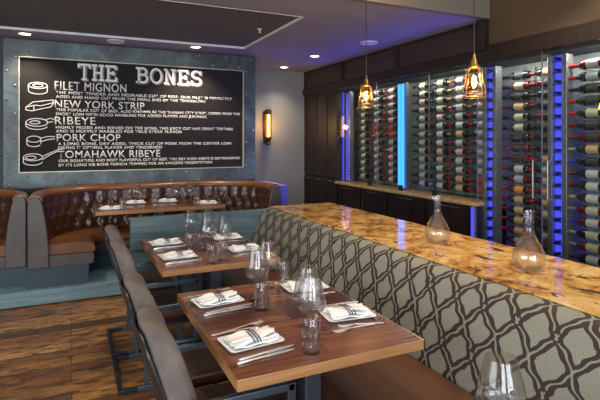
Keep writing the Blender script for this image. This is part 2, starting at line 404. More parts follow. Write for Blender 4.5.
# ------------------------------------------------------------------ ceiling lights
def spot(parent, z, power, size=100, color=(1, 0.85, 0.66), tilt=(0, 0), r=0.05):
    d = bpy.data.lights.new('downlight_beam', 'SPOT'); d.energy = power; d.spot_size = math.radians(size); d.spot_blend = 0.7
    d.color = color; d.shadow_soft_size = r
    o = bpy.data.objects.new('downlight_beam', d); COL.objects.link(o); o.location = (0, 0, z); o.rotation_euler = (tilt[0], tilt[1], 0); o.parent = parent
for x, y, p, lab, tl in [(-0.45, 5.93, 40, 'lit downlight above the left top corner of the menu board', (0.12, 0)),
                     (1.37, 5.88, 50, 'lit downlight above the right end of the menu board', (0.12, 0)),
                     (3.0, 6.93, 22, 'lit downlight nearest the sconce wall', (0, 0)),
                     (2.98, 5.83, 30, 'lit downlight beside the dark wood cabinetry', (0, 0))]:
    t = thing('recessed_downlight', lab, 'ceiling light', (x, y, H1), 0, 'recessed lit ceiling downlights')
    MB().lathe([(0.072, 0.0), (0.078, -0.006), (0.062, -0.010), (0.055, -0.003)], 28).build('ring', M['trim'], t, True)
    MB().lathe([(0.001, -0.004), (0.055, -0.004), (0.055, -0.002), (0.001, -0.002)], 24).build('lens', M['lamp'], t, True)
    spot(t, -0.03, p, 110, tilt=tl)
for x, y, r, lab in [(0.46, 5.93, 0.10, 'unlit pale round ceiling grille above the middle of the menu board'), (3.14, 4.76, 0.105, 'large unlit round ceiling grille beside the cord of the far pendant')]:
    t = thing('ceiling_speaker', lab, 'ceiling speaker', (x, y, H1))
    MB().lathe([(r, 0.0), (r, -0.008), (r*0.92, -0.012), (r*0.88, -0.006)], 32).build('rim', M['trim'], t, True)
    MB().lathe([(0.001, -0.009), (r*0.88, -0.006), (r*0.88, -0.002)], 32).build('grille', M['lamp_off'], t, True)
t = thing('fire_sprinkler', 'tiny sprinkler head hanging from the dark ceiling tray', 'sprinkler', (1.78, 4.75, H1+0.022))
MB().lathe([(0.028, 0), (0.028, -0.004), (0.008, -0.006), (0.008, -0.035), (0.016, -0.037), (0.016, -0.04)], 14).build('head', M['trim'], t, True)
# downlights of the raised ceiling, out of frame above the tables
for x, y, p in [(0.3, 2.6, 42), (1.0, 1.9, 46), (2.2, 1.2, 30), (2.9, 2.6, 34), (3.25, 2.0, 60), (-1.4, 3.0, 34), (-1.4, 1.2, 20)]:
    d = bpy.data.lights.new('raised_ceiling_lamp', 'SPOT'); d.energy = p; d.spot_size = math.radians(105); d.spot_blend = 0.8
    d.color = (1, 0.84, 0.64); d.shadow_soft_size = 0.06
    o = bpy.data.objects.new('raised_ceiling_lamp', d); COL.objects.link(o); o.location = (x, y, H2-0.03)
d = bpy.data.lights.new('cove_lamp', 'POINT'); d.energy = 5; d.color = (1, 0.62, 0.22); d.shadow_soft_size = 0.05
o = bpy.data.objects.new('cove_lamp', d); COL.objects.link(o); o.location = (2.15, 3.16, 2.95)
for x, y, p in [(0.6, 4.6, 22), (-1.2, 4.8, 22), (3.0, 4.1, 16)]:
    d = bpy.data.lights.new('soffit_lamp', 'SPOT'); d.energy = p; d.spot_size = math.radians(120); d.spot_blend = 0.8
    d.color = (1, 0.84, 0.66); d.shadow_soft_size = 0.06
    o = bpy.data.objects.new('soffit_lamp', d); COL.objects.link(o); o.location = (x, y, H1-0.03)

# ------------------------------------------------------------------ menu board
bx0, bx1, bz0, bz1 = -0.68, 2.26, 0.985, 2.655
ix0, ix1, iz0, iz1 = -0.533, 2.094, 1.162, 2.464
board = thing('menu_board', 'large black menu board of beef cuts in a riveted steel frame', 'menu board', ((bx0+bx1)/2, 6.27, bz0))
ox, oy, oz = (bx0+bx1)/2, 6.27, bz0
def L(x, y, z): return (x-ox, y-oy, z-oz)
fr = MB()
for x0, x1, z0, z1 in [(bx0, bx1, iz1, bz1), (bx0, bx1, bz0, iz0), (bx0, ix0, iz0, iz1), (ix1, bx1, iz0, iz1)]:
    a = L(x0, 6.20, z0); b = L(x1, 6.275, z1); fr.box(a[0], b[0], a[1], b[1], a[2], b[2])
fr.build('frame', M['patina'], board)
a = L(ix0, 6.235, iz0); b = L(ix1, 6.275, iz1); box(a[0], b[0], a[1], b[1], a[2], b[2]).build('panel', M['black'], board)
tr = MB()
for x0, x1, z0, z1 in [(ix0, ix1, iz1-0.008, iz1), (ix0, ix1, iz0, iz0+0.008), (ix0, ix0+0.008, iz0, iz1), (ix1-0.008, ix1, iz0, iz1)]:
    a = L(x0, 6.192, z0); b = L(x1, 6.236, z1); tr.box(a[0], b[0], a[1], b[1], a[2], b[2])
tr.build('inner_trim', M['gold'], board)
riv = []
n = 9
for i in range(n):
    x = bx0+0.06+(bx1-bx0-0.12)*i/(n-1); riv += [(x, bz1-0.035), (x, bz0+0.035)]
    if i < n-1:
        x2 = x + (bx1-bx0-0.12)/(n-1)/2; riv += [(x2, iz1+0.035), (x2, iz0-0.035)]
for i in range(1, 5):
    z = bz0+0.035+(bz1-bz0-0.07)*i/5; riv += [(bx0+0.03, z), (bx1-0.03, z)]
for i in range(5):
    z = bz0+0.2+(bz1-bz0-0.4)*i/4; riv += [(ix0-0.035, z), (ix1+0.035, z)]
rv = MB().lathe([(0.014, 0), (0.013, -0.004), (0.009, -0.009), (0.001, -0.011)], 12, axis='y').build('rivet', M['silver'], board, True)
for i, (x, z) in enumerate(riv):
    r = rv if i == 0 else rv.copy()
    if i: COL.objects.link(r); r.parent = board
    r.location = L(x, 6.20, z)

def text_mesh(s, name, x0, x1, zbase, cap, mat, parent, y=6.232):
    cu = bpy.data.curves.new(name, 'FONT'); cu.body = s; cu.size = 1.0; cu.extrude = 0.0; cu.space_character = 1.08; cu.offset = 0.022 if name == 'small_lettering' else 0.008
    to = bpy.data.objects.new('tmp', cu); COL.objects.link(to); bpy.context.view_layer.update()
    me = bpy.data.meshes.new_from_object(to.evaluated_get(bpy.context.evaluated_depsgraph_get()))
    bpy.data.objects.remove(to); bpy.data.curves.remove(cu)
    xs = [v.co.x for v in me.vertices]; caps = 0.729
    sx = (x1-x0)/(max(xs)-min(xs)); sz = cap/caps; mn = min(xs)
    for v in me.vertices:
        X = x0 + (v.co.x-mn)*sx; Z = zbase + v.co.y*sz; v.co = L(X, y, Z)
    me.materials.clear(); me.materials.append(mat); me.name = name
    o = bpy.data.objects.new(name, me); COL.objects.link(o)
    q = o.modifiers.new('solid', 'SOLIDIFY'); q.thickness = 0.002; q.offset = 0
    o.parent = parent; return o
def XB(u): return (u-72)*5.61/(534.3-0.427*(u-72))     # photograph column -> metres along the board
heads = [('FILET MIGNON', 55, 127, 2.110, 0.104, 2.063, 2.015), ('NEW YORK STRIP', 55, 145, 1.907, 0.090, 1.863, 1.815), ('RIBEYE', 55, 96, 1.712, 0.092, 1.660, 1.617),
         ('PORK CHOP', 57, 121, 1.518, 0.086, 1.469, 1.424), ('TOMAHAWK RIBEYE', 58, 161, 1.321, 0.088, 1.272, 1.222)]
bodies = [(('THE MOST TENDER AND DESIRABLE CUT OF BEEF. OUR FILET IS PERFECTLY', 233), ('AGED AND HAND CUT FROM THE SMALL END OF THE TENDERLOIN', 206)),
          (('THIS POPULAR CUT OF BEEF, ALSO KNOWN AS THE "KANSAS CITY STRIP", COMES FROM THE', 241), ('SHORT LOIN WITH GOOD MARBLING FOR ADDED FLAVOR AND JUICINESS.', 208)),
          (('HIGHLY PRIZED AND SERVED ON THE BONE. THIS JUICY CUT HAS GREAT TEXTURE', 234), ('AND IS HEAVILY MARBLED FOR TRUE STEAK FLAVOR', 183)),
          (('A LONG BONE, DRY AGED, THICK CUT OF PORK FROM THE CENTER LOIN', 232), ('GIVING IT OPTIMAL FLAVOR AND TENDERNESS', 163)),
          (('OUR SIGNATURE AND MOST FLAVORFUL CUT OF BEEF, THIS DRY AGED RIBEYE IS DISTINGUISHED', 241), ('BY ITS LONG RIB BONE FRENCH TRIMMED FOR AN AMAZING PRESENTATION', 213))]
for (s, u0, u1, zb, cap, z1_, z2_), (b1, b2) in zip(heads, bodies):
    text_mesh(s, 'heading_lettering', XB(u0), XB(u1), zb, cap, M['chalk'], board)
    text_mesh(b1[0], 'small_lettering', XB(u0+1), XB(b1[1]), z1_, 0.033, M['chalk'], board)
    text_mesh(b2[0], 'small_lettering', XB(u0+1), XB(b2[1]), z2_, 0.033, M['chalk'], board)
# title letters: slab serif with a grey drop shadow
_k = [0]
def strip(mb, pts, w, y0_):
    for (x0, z0), (x1, z1) in zip(pts[:-1], pts[1:]):
        _k[0] = (_k[0]+1) % 7; y = y0_ - 0.00025*_k[0]
        dx, dz = x1-x0, z1-z0; l = math.hypot(dx, dz) or 1; nx, nz = -dz/l*w/2, dx/l*w/2; ex, ez = dx/l*w*0.3, dz/l*w*0.3
        q = [(x0-ex+nx, z0-ez+nz), (x1+ex+nx, z1+ez+nz), (x1+ex-nx, z1+ez-nz), (x0-ex-nx, z0-ez-nz)]
        vs = [L(p[0], y, p[1]) for p in q] + [L(p[0], y+0.003, p[1]) for p in q]
        mb.add(vs, [(0, 1, 2, 3), (7, 6, 5, 4), (0, 4, 5, 1), (1, 5, 6, 2), (2, 6, 7, 3), (3, 7, 4, 0)])
def arc(cx, cz, rx, rz, a0, a1, n=10): return [(cx+rx*math.cos(math.radians(a0+(a1-a0)*i/n)), cz+rz*math.sin(math.radians(a0+(a1-a0)*i/n))) for i in range(n+1)]
GL = {'T': [[(0, 1), (1, 1)], [(.5, 0), (.5, 1)], [(.3, 0), (.7, 0)], [(0, 1), (0, .82)], [(1, 1), (1, .82)]],
      'H': [[(.18, 0), (.18, 1)], [(.82, 0), (.82, 1)], [(.18, .5), (.82, .5)], [(0, 0), (.36, 0)], [(0, 1), (.36, 1)], [(.64, 0), (1, 0)], [(.64, 1), (1, 1)]],
      'E': [[(.2, 0), (.2, 1)], [(0, 1), (.9, 1), (.9, .82)], [(0, 0), (.95, 0), (.95, .2)], [(.2, .52), (.7, .52)], [(.7, .42), (.7, .62)]],
      'B': [[(.2, 0), (.2, 1)], [(0, 1), (.55, 1)] + arc(.55, .77, .3, .23, 90, -90) + [(.2, .54)], [(0, 0), (.6, 0)] + arc(.6, .27, .35, .27, -90, 90) + [(.2, .54)]],
      'O': [arc(.5, .5, .48, .5, 0, 360, 20)],
      'N': [[(.18, 0), (.18, 1), (.82, 0), (.82, 1)], [(0, 0), (.36, 0)], [(0, 1), (.2, 1)], [(.64, 1), (1, 1)]],
      'S': [arc(.5, .76, .4, .24, 20, 270, 12) + arc(.5, .26, .42, .26, 90, -160, 12)[1:], [(.92, 1), (.9, .78)], [(.06, 0), (.08, .25)]]}
def title(word, u0, u1, z0, h):
    xa, xb = XB(u0), XB(u1); k = len(word); cw = (xb-xa)/(k-0.2)
    for i, ch in enumerate(word):
        x = xa + i*cw
        for w, dy, dx, dz, mt, nm in ((0.030, 0, 0.016, -0.010, M['chalk_grey'], 'title_letter_shadow'), (0.024, -0.005, 0, 0, M['chalk'], 'title_letter')):
            mb = MB()
            for st in GL[ch]: strip(mb, [(x+dx+p[0]*cw*0.8, z0+dz+p[1]*h) for p in st], w, 6.230+dy)
            mb.build(nm, mt, board)
title('THE', 79, 117, 2.244, 0.172); title('BONES', 137, 202, 2.244, 0.172)
# chalk drawings of the five cuts, left of the headings
def draw(lines):
    mb = MB()
    for ln in lines: strip(mb, ln, 0.009, 6.231)
    mb.build('chalk_drawing', M['chalk'], board)
sx0 = XB(29)
def E(cx, cz, rx, rz, a0=0, a1=360): return arc(sx0+cx, cz, rx, rz, a0, a1, 16)
z = 2.15
draw([E(.09, z, .095, .035), [(sx0-.005, z), (sx0-.005, z-.06)], [(sx0+.185, z), (sx0+.185, z-.06)], E(.09, z-.06, .095, .038, 180, 360), E(.09, z, .05, .018)])
z = 1.93
draw([[(sx0-.03, z-.03), (sx0+.04, z+.03), (sx0+.24, z+.06), (sx0+.25, z+.03), (sx0+.12, z-.01), (sx0+.06, z-.005), (sx0-.03, z-.03)], [(sx0-.03, z-.03), (sx0-.03, z-.06), (sx0+.03, z-.07), (sx0+.22, z-.02), (sx0+.25, z+.03)], [(sx0+.05, z-.01), (sx0+.05, z-.06)]])
z = 1.73
draw([E(.08, z, .11, .045), [(sx0-.03, z), (sx0-.03, z-.035)], E(.08, z-.035, .11, .045, 180, 340), [(sx0+.16, z+.03), (sx0+.22, z+.05), (sx0+.25, z+.035)], [(sx0+.18, z), (sx0+.24, z+.01)], E(.06, z, .05, .018)])
z = 1.54
draw([E(.05, z, .07, .035), [(sx0-.02, z), (sx0-.02, z-.05)], E(.05, z-.05, .07, .035, 180, 330), [(sx0+.11, z+.01), (sx0+.19, z+.03), (sx0+.26, z+.03)], [(sx0+.12, z-.03), (sx0+.19, z-.005), (sx0+.26, z+.003)], [(sx0+.12, z), (sx0+.12, z-.05)]])
z = 1.335
draw([E(.04, z, .095, .04), [(sx0-.055, z), (sx0-.055, z-.05)], E(.04, z-.05, .095, .04, 180, 350), [(sx0+.13, z+.005), (sx0+.22, z+.05), (sx0+.3, z+.085), (sx0+.36, z+.095)], [(sx0+.13, z-.03), (sx0+.22, z+.03), (sx0+.3, z+.07)], E(.02, z-.005, .05, .02)])

# ------------------------------------------------------------------ wall sconce
t = thing('wall_sconce', 'amber tube wall sconce glowing on the grey wall', 'wall lamp', (2.86, 7.33, 1.45))
box(-0.055, 0.055, -0.03, 0, 0.02, 0.55).build('back_plate', M['bronze'], t, bevel=0.003)
MB().lathe([(0.03, 0.0), (0.045, 0.02), (0.03, 0.05), (0.05, 0.09), (0.055, 0.10), (0.055, 0.13), (0.001, 0.13)], 16, (0, -0.085, 0)).build('lower_cap', M['bronze'], t, True)
MB().lathe([(0.001, 0.49), (0.055, 0.49), (0.055, 0.56), (0.04, 0.575), (0.001, 0.58)], 16, (0, -0.085, 0)).build('upper_cap', M['bronze'], t, True)
MB().lathe([(0.028, 0.13), (0.028, 0.49)], 16, (0, -0.085, 0)).build('glowing_tube', M['bulb_glow'], t, True)
MB().lathe([(0.052, 0.13), (0.052, 0.49)], 20, (0, -0.085, 0)).build('glass_shade', M['amber'], t, True)
mb = MB()
for a in range(4):
    an = PI/4+a*PI/2; mb.tube([(0.055*math.cos(an), -0.085+0.055*math.sin(an), 0.12), (0.055*math.cos(an), -0.085+0.055*math.sin(an), 0.5)], 0.005, 6)
mb.build('guard_rods', M['bronze'], t, True)
d = bpy.data.lights.new('sconce_glow', 'POINT'); d.energy = 4.5; d.color = (1, 0.55, 0.2); d.shadow_soft_size = 0.04
o = bpy.data.objects.new('sconce_glow', d); COL.objects.link(o); o.location = (0, -0.19, 0.30); o.parent = t

# ------------------------------------------------------------------ wine wall cabinetry
def shaker(x, y0, y1, z0, z1, name, parent, handle=None, mat='espresso'):
    """door slab facing -x with a raised frame; local coordinates = world here"""
    w = 0.06; mb = MB().box(x, x+0.02, y0, y1, z0, z1)
    for a in [(y0, y1, z1-w, z1), (y0, y1, z0, z0+w), (y0, y0+w, z0+w, z1-w), (y1-w, y1, z0+w, z1-w)]: mb.box(x-0.012, x, a[0], a[1], a[2], a[3])
    dr = mb.build(name, M[mat], parent, bevel=0.002)
    if handle:
        hy, hz = handle
        MB().tube([(x-0.012, hy-0.05, hz), (x-0.035, hy-0.05, hz), (x-0.035, hy+0.05, hz), (x-0.012, hy+0.05, hz)], 0.0045, 8).build('handle', M['silver'], dr, True)
    return dr
units = [(5.60, 6.19), (4.98, 5.58), (4.26, 4.96), (3.50, 4.24)]
names_u = ['espresso base cabinet under the wine wall, farthest from the camera', 'espresso base cabinet below the cyan light strip, second from the far end',
           'espresso base cabinet below the wine wall, third from the far end', 'espresso base cabinet under the nearest end of the tan ledge']
for (y0, y1), lab in zip(units, names_u):
    t = thing('base_cabinet', lab, 'cabinet', (0, 0, 0), 0, 'espresso base cabinets under the wine wall')
    box(XW+0.035, 4.04, y0, y1, 0.0, 0.885).build('body', M['espresso'], t)
    ym = (y0+y1)/2
    shaker(XW+0.012, y0+0.005, ym-0.003, 0.08, 0.875, 'door', t, (ym-0.075, 0.845)); shaker(XW+0.012, ym+0.003, y1-0.005, 0.08, 0.875, 'door', t, (ym+0.075, 0.845))
tag(box(XW-0.06, 4.04, 3.47, 6.20, 0.89, 0.925).build('stone_ledge', M['ledge'], bevel=0.006), 'narrow tan stone ledge on the dark base cabinets', 'ledge')
t = thing('tall_cabinet', 'tall espresso cabinet in the corner beside the sconce wall', 'cabinet', (0, 0, 0))
box(XW+0.02, 4.04, 6.21, 7.32, 0.0, 2.36).build('body', M['espresso'], t)
for y0, y1 in [(6.22, 6.585), (6.595, 6.95), (6.96, 7.31)]:
    shaker(XW-0.002, y0, y1, 0.97, 2.34, 'door', t); shaker(XW-0.002, y0, y1, 0.06, 0.95, 'lower_door', t, ((y0+y1)/2, 0.915))
# upper panels
for i, (y0, y1) in enumerate([(6.08, 7.32), (4.79, 6.03), (3.46, 4.74)]):
    lab = ['farthest upper wood panel over the corner cabinet', 'middle upper wood panel behind the far pendant', 'upper wood panel left of the tall post'][i]
    t = thing('upper_panel', lab, 'wall panel', (0, 0, 0), 0, 'upper espresso wood panels')
    box(XW+0.0, XW+0.03, y0, y1, 2.375, 2.665).build('panel', M['espresso_panel'], t)
    mb = MB()
    for a in [(y0, y1, 2.64, 2.665), (y0, y1, 2.375, 2.395), (y0, y0+0.03, 2.395, 2.64), (y1-0.03, y1, 2.395, 2.64)]: mb.box(XW-0.015, XW, a[0], a[1], a[2], a[3])
    mb.build('panel_frame', M['espresso'], t)
st = MB()
for y in (6.03, 4.74): st.box(XW-0.03, XW+0.05, y+0.002, y+0.048, 2.375, 2.667)
st.box(XW-0.02, 4.04, 3.35, 7.32, 2.60, 2.669) if False else None
struct(st.build('trim_4', M['espresso']), 'dark wood stiles between upper panels')
struct(box(XW-0.045, XW+0.10, 1.2, 7.32, 2.275, 2.373).build('trim_5', M['espresso'], bevel=0.004), 'dark wood header beam over the glass')
struct(box(XW-0.06, XW+0.06, 3.355, 3.455, 2.374, H2).build('trim_6', M['espresso'], bevel=0.003), 'tall dark wood post')
struct(box(XW+0.0, XW+0.04, 1.2, 3.35, 2.42, H2).build('wall_mesh_panel', M['mesh']), 'woven bronze bulkhead panel at upper right')
struct(box(XW-0.03, XW+0.06, 1.2, 3.35, 2.374, 2.42).build('trim_7', M['espresso']), 'dark rail under the bronze panel')
struct(box(3.90, 3.95, 3.46, 6.20, 0.93, 2.374).box(3.90, 3.95, 1.2, 3.46, 0.0, 2.374).build('wall_rack_back', M['rackback']), 'sage grey back panel behind the bottles')
struct(box(XW+0.04, 3.90, 1.2, 6.20, 2.25, 2.274).build('ceiling_case', M['darkwall']))
struct(box(XW, 3.90, 1.2, 3.46, 0.0, 0.04).build('trim_8', M['espresso']))
struct(box(XW-0.04, 3.95, 1.1, 1.2, 0.0, H2).build('trim_9', M['espresso']))
# added fill lights brightening the bottles from the top of the cases
for y0, y1, p in [(5.0, 6.0, 2.5), (3.6, 4.7, 3.5), (2.8, 3.3, 3), (1.3, 2.6, 8)]:
    area('case_fill', (XW+0.08, (y0+y1)/2, 2.24), (0, math.radians(-12), 0), 0.04, y1-y0, p, (1.0, 0.93, 0.85))

# LED light columns
def led_column(y0, y1, z0, z1, kind, lab):
    t = thing('light_column', lab, 'light column', (3.64, (y0+y1)/2, z0))
    h = z1-z0; w = y1-y0
    if kind == 'solid':
        box(0, 0.05, -w/2, w/2, 0, h).build('housing', M['silver'], t)
        mb = MB(); n_ = 24
        for i in range(n_): mb.box(-0.008, 0.0, -w/2+0.012, w/2-0.012, h*i/n_+0.004, h*(i+1)/n_-0.004)
        mb.build('lit_panel', M['led_blue'], t)
    elif kind == 'double':
        box(0.012, 0.05, -w/2, w/2, 0, h).build('housing', M['silver'], t)
        for s in (-1, 1): MB().lathe([(0.017, 0.02), (0.017, h-0.02)], 10, (0, s*0.032, 0)).build('light_tube', M['led_cyan'], t, True)
    elif kind == 'perforated':
        box(-0.004, 0.05, -w/2, w/2, 0, h).build('housing', M['silver'], t)
        mb = MB(); n_ = int(h/0.045)
        for i in range(n_):
            for s in (-1, 1):
                mb.box(-0.009, -0.003, s*0.03-0.012, s*0.03+0.012, 0.02+i*0.045, 0.045+i*0.045)
        mb.build('lit_holes', M['led_violet'], t)
    else:
        mb = MB().box(-0.02, 0.06, -w/2, -w/2+0.044, 0, h).box(-0.02, 0.06, w/2-0.044, w/2, 0, h); mb.build('side_rail', M['silver'], t, bevel=0.003)
        box(0.02, 0.04, -w/2+0.044, w/2-0.044, 0, h).build('lit_panel', M['led_blue'], t)
        mb = MB(); n_ = int(h/0.093)
        for i in range(n_):
            zc = (i+0.5)*h/n_; mb.box(-0.01, 0.0195, -w/2+0.044, w/2-0.044, zc-0.004, zc+0.003)
            mb.lathe([(0.014, -0.03), (0.014, 0.019)], 10, (0, 0.0, zc+0.02), 'x')
        mb.build('bottle_pegs', M['dark_steel'], t, True)
    return t
led_column(6.17, 6.30, 0.93, 2.23, 'solid', 'solid blue light strip at the far end of the wine wall')
led_column(5.99, 6.12, 0.93, 2.23, 'perforated', 'silver column with violet lit holes beside the far blue strip')
led_column(4.72, 4.90, 0.93, 2.23, 'double', 'bright cyan double light strip between bottle racks')
led_column(3.33, 3.50, 0.05, 2.23, 'ladder', 'blue light column between the near pendant and the dark bottle bay')
led_column(2.61, 2.785, 0.05, 2.23, 'ladder', 'blue light column with silver rails nearest the camera')
glow_box = thing('reflected_glow_panel', 'low glowing strip for the blue reflection under the tan ledge', 'reflected glow', (XW-0.036, 3.535, 0.1))  # glowing strip added in place of blue light reflected off the glass
box(0.0, 0.03, -0.035, 0.0, 0, 0.78).build('housing', M['silver'], glow_box); box(-0.006, 0.0, -0.035, 0.0, 0, 0.78).build('glow_face', M['led_blue'], glow_box)

def led_spill_fill(y_, p_, tilt, swing=0):  # added blue spots stand in for the spill of the LED columns
    d = bpy.data.lights.new('led_spill_fill', 'SPOT'); d.energy = p_; d.color = (0.06, 0.06, 1.0); d.spot_size = math.radians(120); d.spot_blend = 1; d.shadow_soft_size = 0.02
    o = bpy.data.objects.new('led_spill_fill', d); COL.objects.link(o); o.location = (XW-0.09, y_, 2.2 if tilt > 100 else 1.6); o.rotation_euler = (0, math.radians(tilt), math.radians(-swing))
for y_ in (6.235, 5.5, 4.81, 4.2, 3.6): led_spill_fill(y_, 4.5, 135)
led_spill_fill(5.0, 30, 92, 42)

# bottles
prof = [(0.001, 0.004), (0.030, 0.0), (0.0365, 0.006), (0.0375, 0.03), (0.0375, 0.175), (0.034, 0.195), (0.022, 0.215), (0.0155, 0.228), (0.0145, 0.24), (0.0145, 0.286), (0.0165, 0.288), (0.0165, 0.293), (0.001, 0.293)]
bot = thing('wine_bottle', 'x', 'bottle', (0, 0, 0))
MB().lathe([(r, z-0.145) for r, z in prof], 16, axis='y').build('glass_body', bottle_glass[0], bot, True)
MB().lathe([(0.0381, 0.045-0.145), (0.0383, 0.05-0.145), (0.0383, 0.138-0.145), (0.0381, 0.142-0.145)], 16, axis='y').build('paper_label', label_mats['white'], bot, True)
MB().lathe([(0.0165, 0.235-0.145), (0.0165, 0.286-0.145), (0.0172, 0.288-0.145), (0.0172, 0.2945-0.145), (0.001, 0.2945-0.145)], 12, axis='y').build('foil_capsule', cap_mats['black'], bot, True)
for c_ in bot.children:
    c_.material_slots[0].link = 'OBJECT'
ordn = ['first', 'second', 'third', 'fourth', 'fifth', 'sixth', 'seventh', 'eighth', 'ninth', 'tenth', 'eleventh', 'twelfth', 'thirteenth', 'fourteenth', 'fifteenth', 'sixteenth', 'seventeenth', 'eighteenth', 'nineteenth', 'twentieth']
gdesc = ['black', 'green', 'red', 'pale']
def bottle(bx, by, bz, gi, lc, cc, label, group, first=[True]):
    o = bot if first[0] else copy_tree(bot); first[0] = False
    o.location = (bx, by, bz); o['label'] = label; o['group'] = group
    for c_ in o.children:
        n_ = c_.name.split('.')[0]
        m_ = bottle_glass[gi] if n_ == 'glass_body' else label_mats[lc] if n_ == 'paper_label' else cap_mats[cc]
        c_.material_slots[0].link = 'OBJECT'; c_.material_slots[0].material = m_
    return o
bays = [  # y centres (far to near), z0, rows, place words, group, palette per column
    ([5.83, 5.50, 5.17], 1.02, 13, 'bay left of cyan strip', 'bottles in the far bay of the wine wall', [('cream', 'black', 0), ('white', 'maroon', 0), ('pink', 'red', 0)]),
    ([4.56, 4.26, 3.96, 3.66], 1.02, 13, 'bay right of cyan strip', 'bottles in the long bay over the tan ledge', [('cream', 'black', 0), ('white', 'black', 0), ('white', 'red', 0), ('grey', 'red', 0)]),
    ([3.207, 2.911], 0.50, 18, 'bay between blue columns', 'bottles in the dark bay between the blue columns', [('black', 'maroon', 0), ('black', 'black', 0)]),
    ([2.458, 2.155], 0.50, 18, 'bay at right edge', 'bottles in the nearest bay of the wine wall', [('cream', 'black', 1), ('white', 'black', 0)])]
PZ = 0.0955
for bi, (ys, z0, rows, place_w, grp, pal) in enumerate(bays):
    for ci, y in enumerate(ys):
        # one peg rack per bottle column
        rk = MB()
        for dy in (-0.085, 0.02):
            rk.box(3.882, 3.898, y+dy-0.008, y+dy+0.008, z0-0.09, z0+rows*PZ)
            for k in range(rows):
                zc = z0+k*PZ
                for sx in (3.62 if bi == 3 else 3.702,):
                    rk.box(sx, 3.885, y+dy-0.0035, y+dy+0.0035, zc-0.0455, zc-0.0385)
                    rk.box(sx, sx+0.006, y+dy-0.0035, y+dy+0.0035, zc-0.0455, zc-0.022)
        col_w = 'only' if len(ys) == 1 else ordn[ci]
        ro = rk.build('wine_rack', M['silver']); tag(ro, 'metal peg rack holding the %s column of bottles, %s' % (ordn[ci], place_w), 'wine rack', 'peg racks of the wine wall')
        for k in range(rows):
            row = rows-1-k
            lc, cc, gi = pal[ci]
            rr = random.random()
            if bi == 0 and ci > 0 and row in (5, 6): lc, cc = 'red', 'red'
            elif bi == 1 and ci == 2 and row < 3: lc, cc, gi = 'white', 'gold', 2
            elif bi == 1 and ci == 1 and row < 4: lc = 'cream'
            elif bi == 1 and row >= 11 and ci > 1: lc = 'tan' if ci == 2 else 'red'
            elif bi == 2:
                lc, cc = random.choice([('black', 'maroon'), ('tan', 'red'), ('cream', 'maroon'), ('grey', 'black'), ('white', 'red')]) if row > 6 else random.choice([('black', 'black'), ('tan', 'maroon'), ('black', 'maroon'), ('cream', 'black')])
                gi = 2 if rr < 0.2 else 0
                if row == 11 and ci == 0: lc = 'orange'
            elif bi == 3:
                lc = random.choice(['cream', 'white', 'tan', 'white', 'grey', 'black', 'cream', 'black']); cc = random.choice(['black', 'red', 'blue', 'maroon', 'silver']); gi = random.choice([0, 1, 1, 2, 0])
            elif rr < 0.12: lc, cc = random.choice([('grey', 'black'), ('white', 'silver'), ('tan', 'gold'), ('pink', 'red')])
            lab = '%s bottle, %s label, %s capsule, %s row down, %s column, %s' % (gdesc[gi], lc, cc, ordn[row], ordn[ci], place_w)
            bottle(3.66 if bi == 3 else 3.745, y, z0+k*PZ, gi, lc, cc, lab, grp)

# glass fronts
def pane(y0, y1, z0, z1, lab, clamp=None, handle=None):
    t = thing('glass_door' if handle else 'glass_screen', lab, 'glass door' if handle else 'glass panel', (XW, (y0+y1)/2, z0), 0, 'glass fronts of the wine wall')
    h = z1-z0; w = (y1-y0)/2
    box(-0.004, 0.004, -w+0.003, w-0.003, 0, h).build('pane', M['pane'], t)
    box(-0.006, 0.006, -w, -w+0.004, 0, h).build('edge_seal', M['silver'], t)
    if clamp: box(-0.014, 0.014, clamp-(y0+y1)/2-0.03, clamp-(y0+y1)/2+0.03, 0.0, 0.065).build('clamp', M['plastic'], t, bevel=0.003)
    if handle:
        hy = handle-(y0+y1)/2
        MB().tube([(-0.004, hy, 1.04-z0), (-0.04, hy, 1.04-z0), (-0.04, hy, 1.36-z0), (-0.004, hy, 1.36-z0)], 0.007, 10).build('handle', M['silver'], t, True)
pane(5.20, 6.19, 0.927, 2.273, 'farthest glass panel on the tan ledge', 5.36); pane(4.19, 5.19, 0.927, 2.273, 'glass panel on the ledge in front of the cyan strip', 4.70)
pane(3.49, 4.18, 0.927, 2.273, 'glass panel on the near end of the tan ledge', 4.10)
pane(2.78, 3.48, 0.042, 2.273, 'glass door in front of the dark bay, hinged left', None, 2.84); pane(2.06, 2.77, 0.042, 2.273, 'glass door at the right edge of the wine wall', None, 2.70)

# ------------------------------------------------------------------ banquette and granite counter
YB0, YB1 = -0.3, 4.29
bq = thing('banquette', 'long banquette with tall lattice patterned back beside the dining tables', 'banquette', (1.0, YB0, 0))
def B_(x, y, z): return (x-1.0, y-YB0, z)
mb = MB(); 
a = B_(1.03, YB0, 0); b = B_(1.70, YB1, 0.30); mb.box(a[0], b[0], a[1], b[1], 0.06, 0.36); mb.build('base', M['espresso'], bq)
box(0.09, 0.7, 0, YB1-YB0, 0, 0.06).build('toe_kick', M['plastic'], bq)
n_ = 4; w_ = (YB1-YB0)/n_
for i in range(n_):
    box(-0.01, 0.50, i*w_+0.004, (i+1)*w_-0.004, 0.362, 0.485).build('seat_cushion', M['leather_seat'], bq, True, bevel=0.022, seg=4)
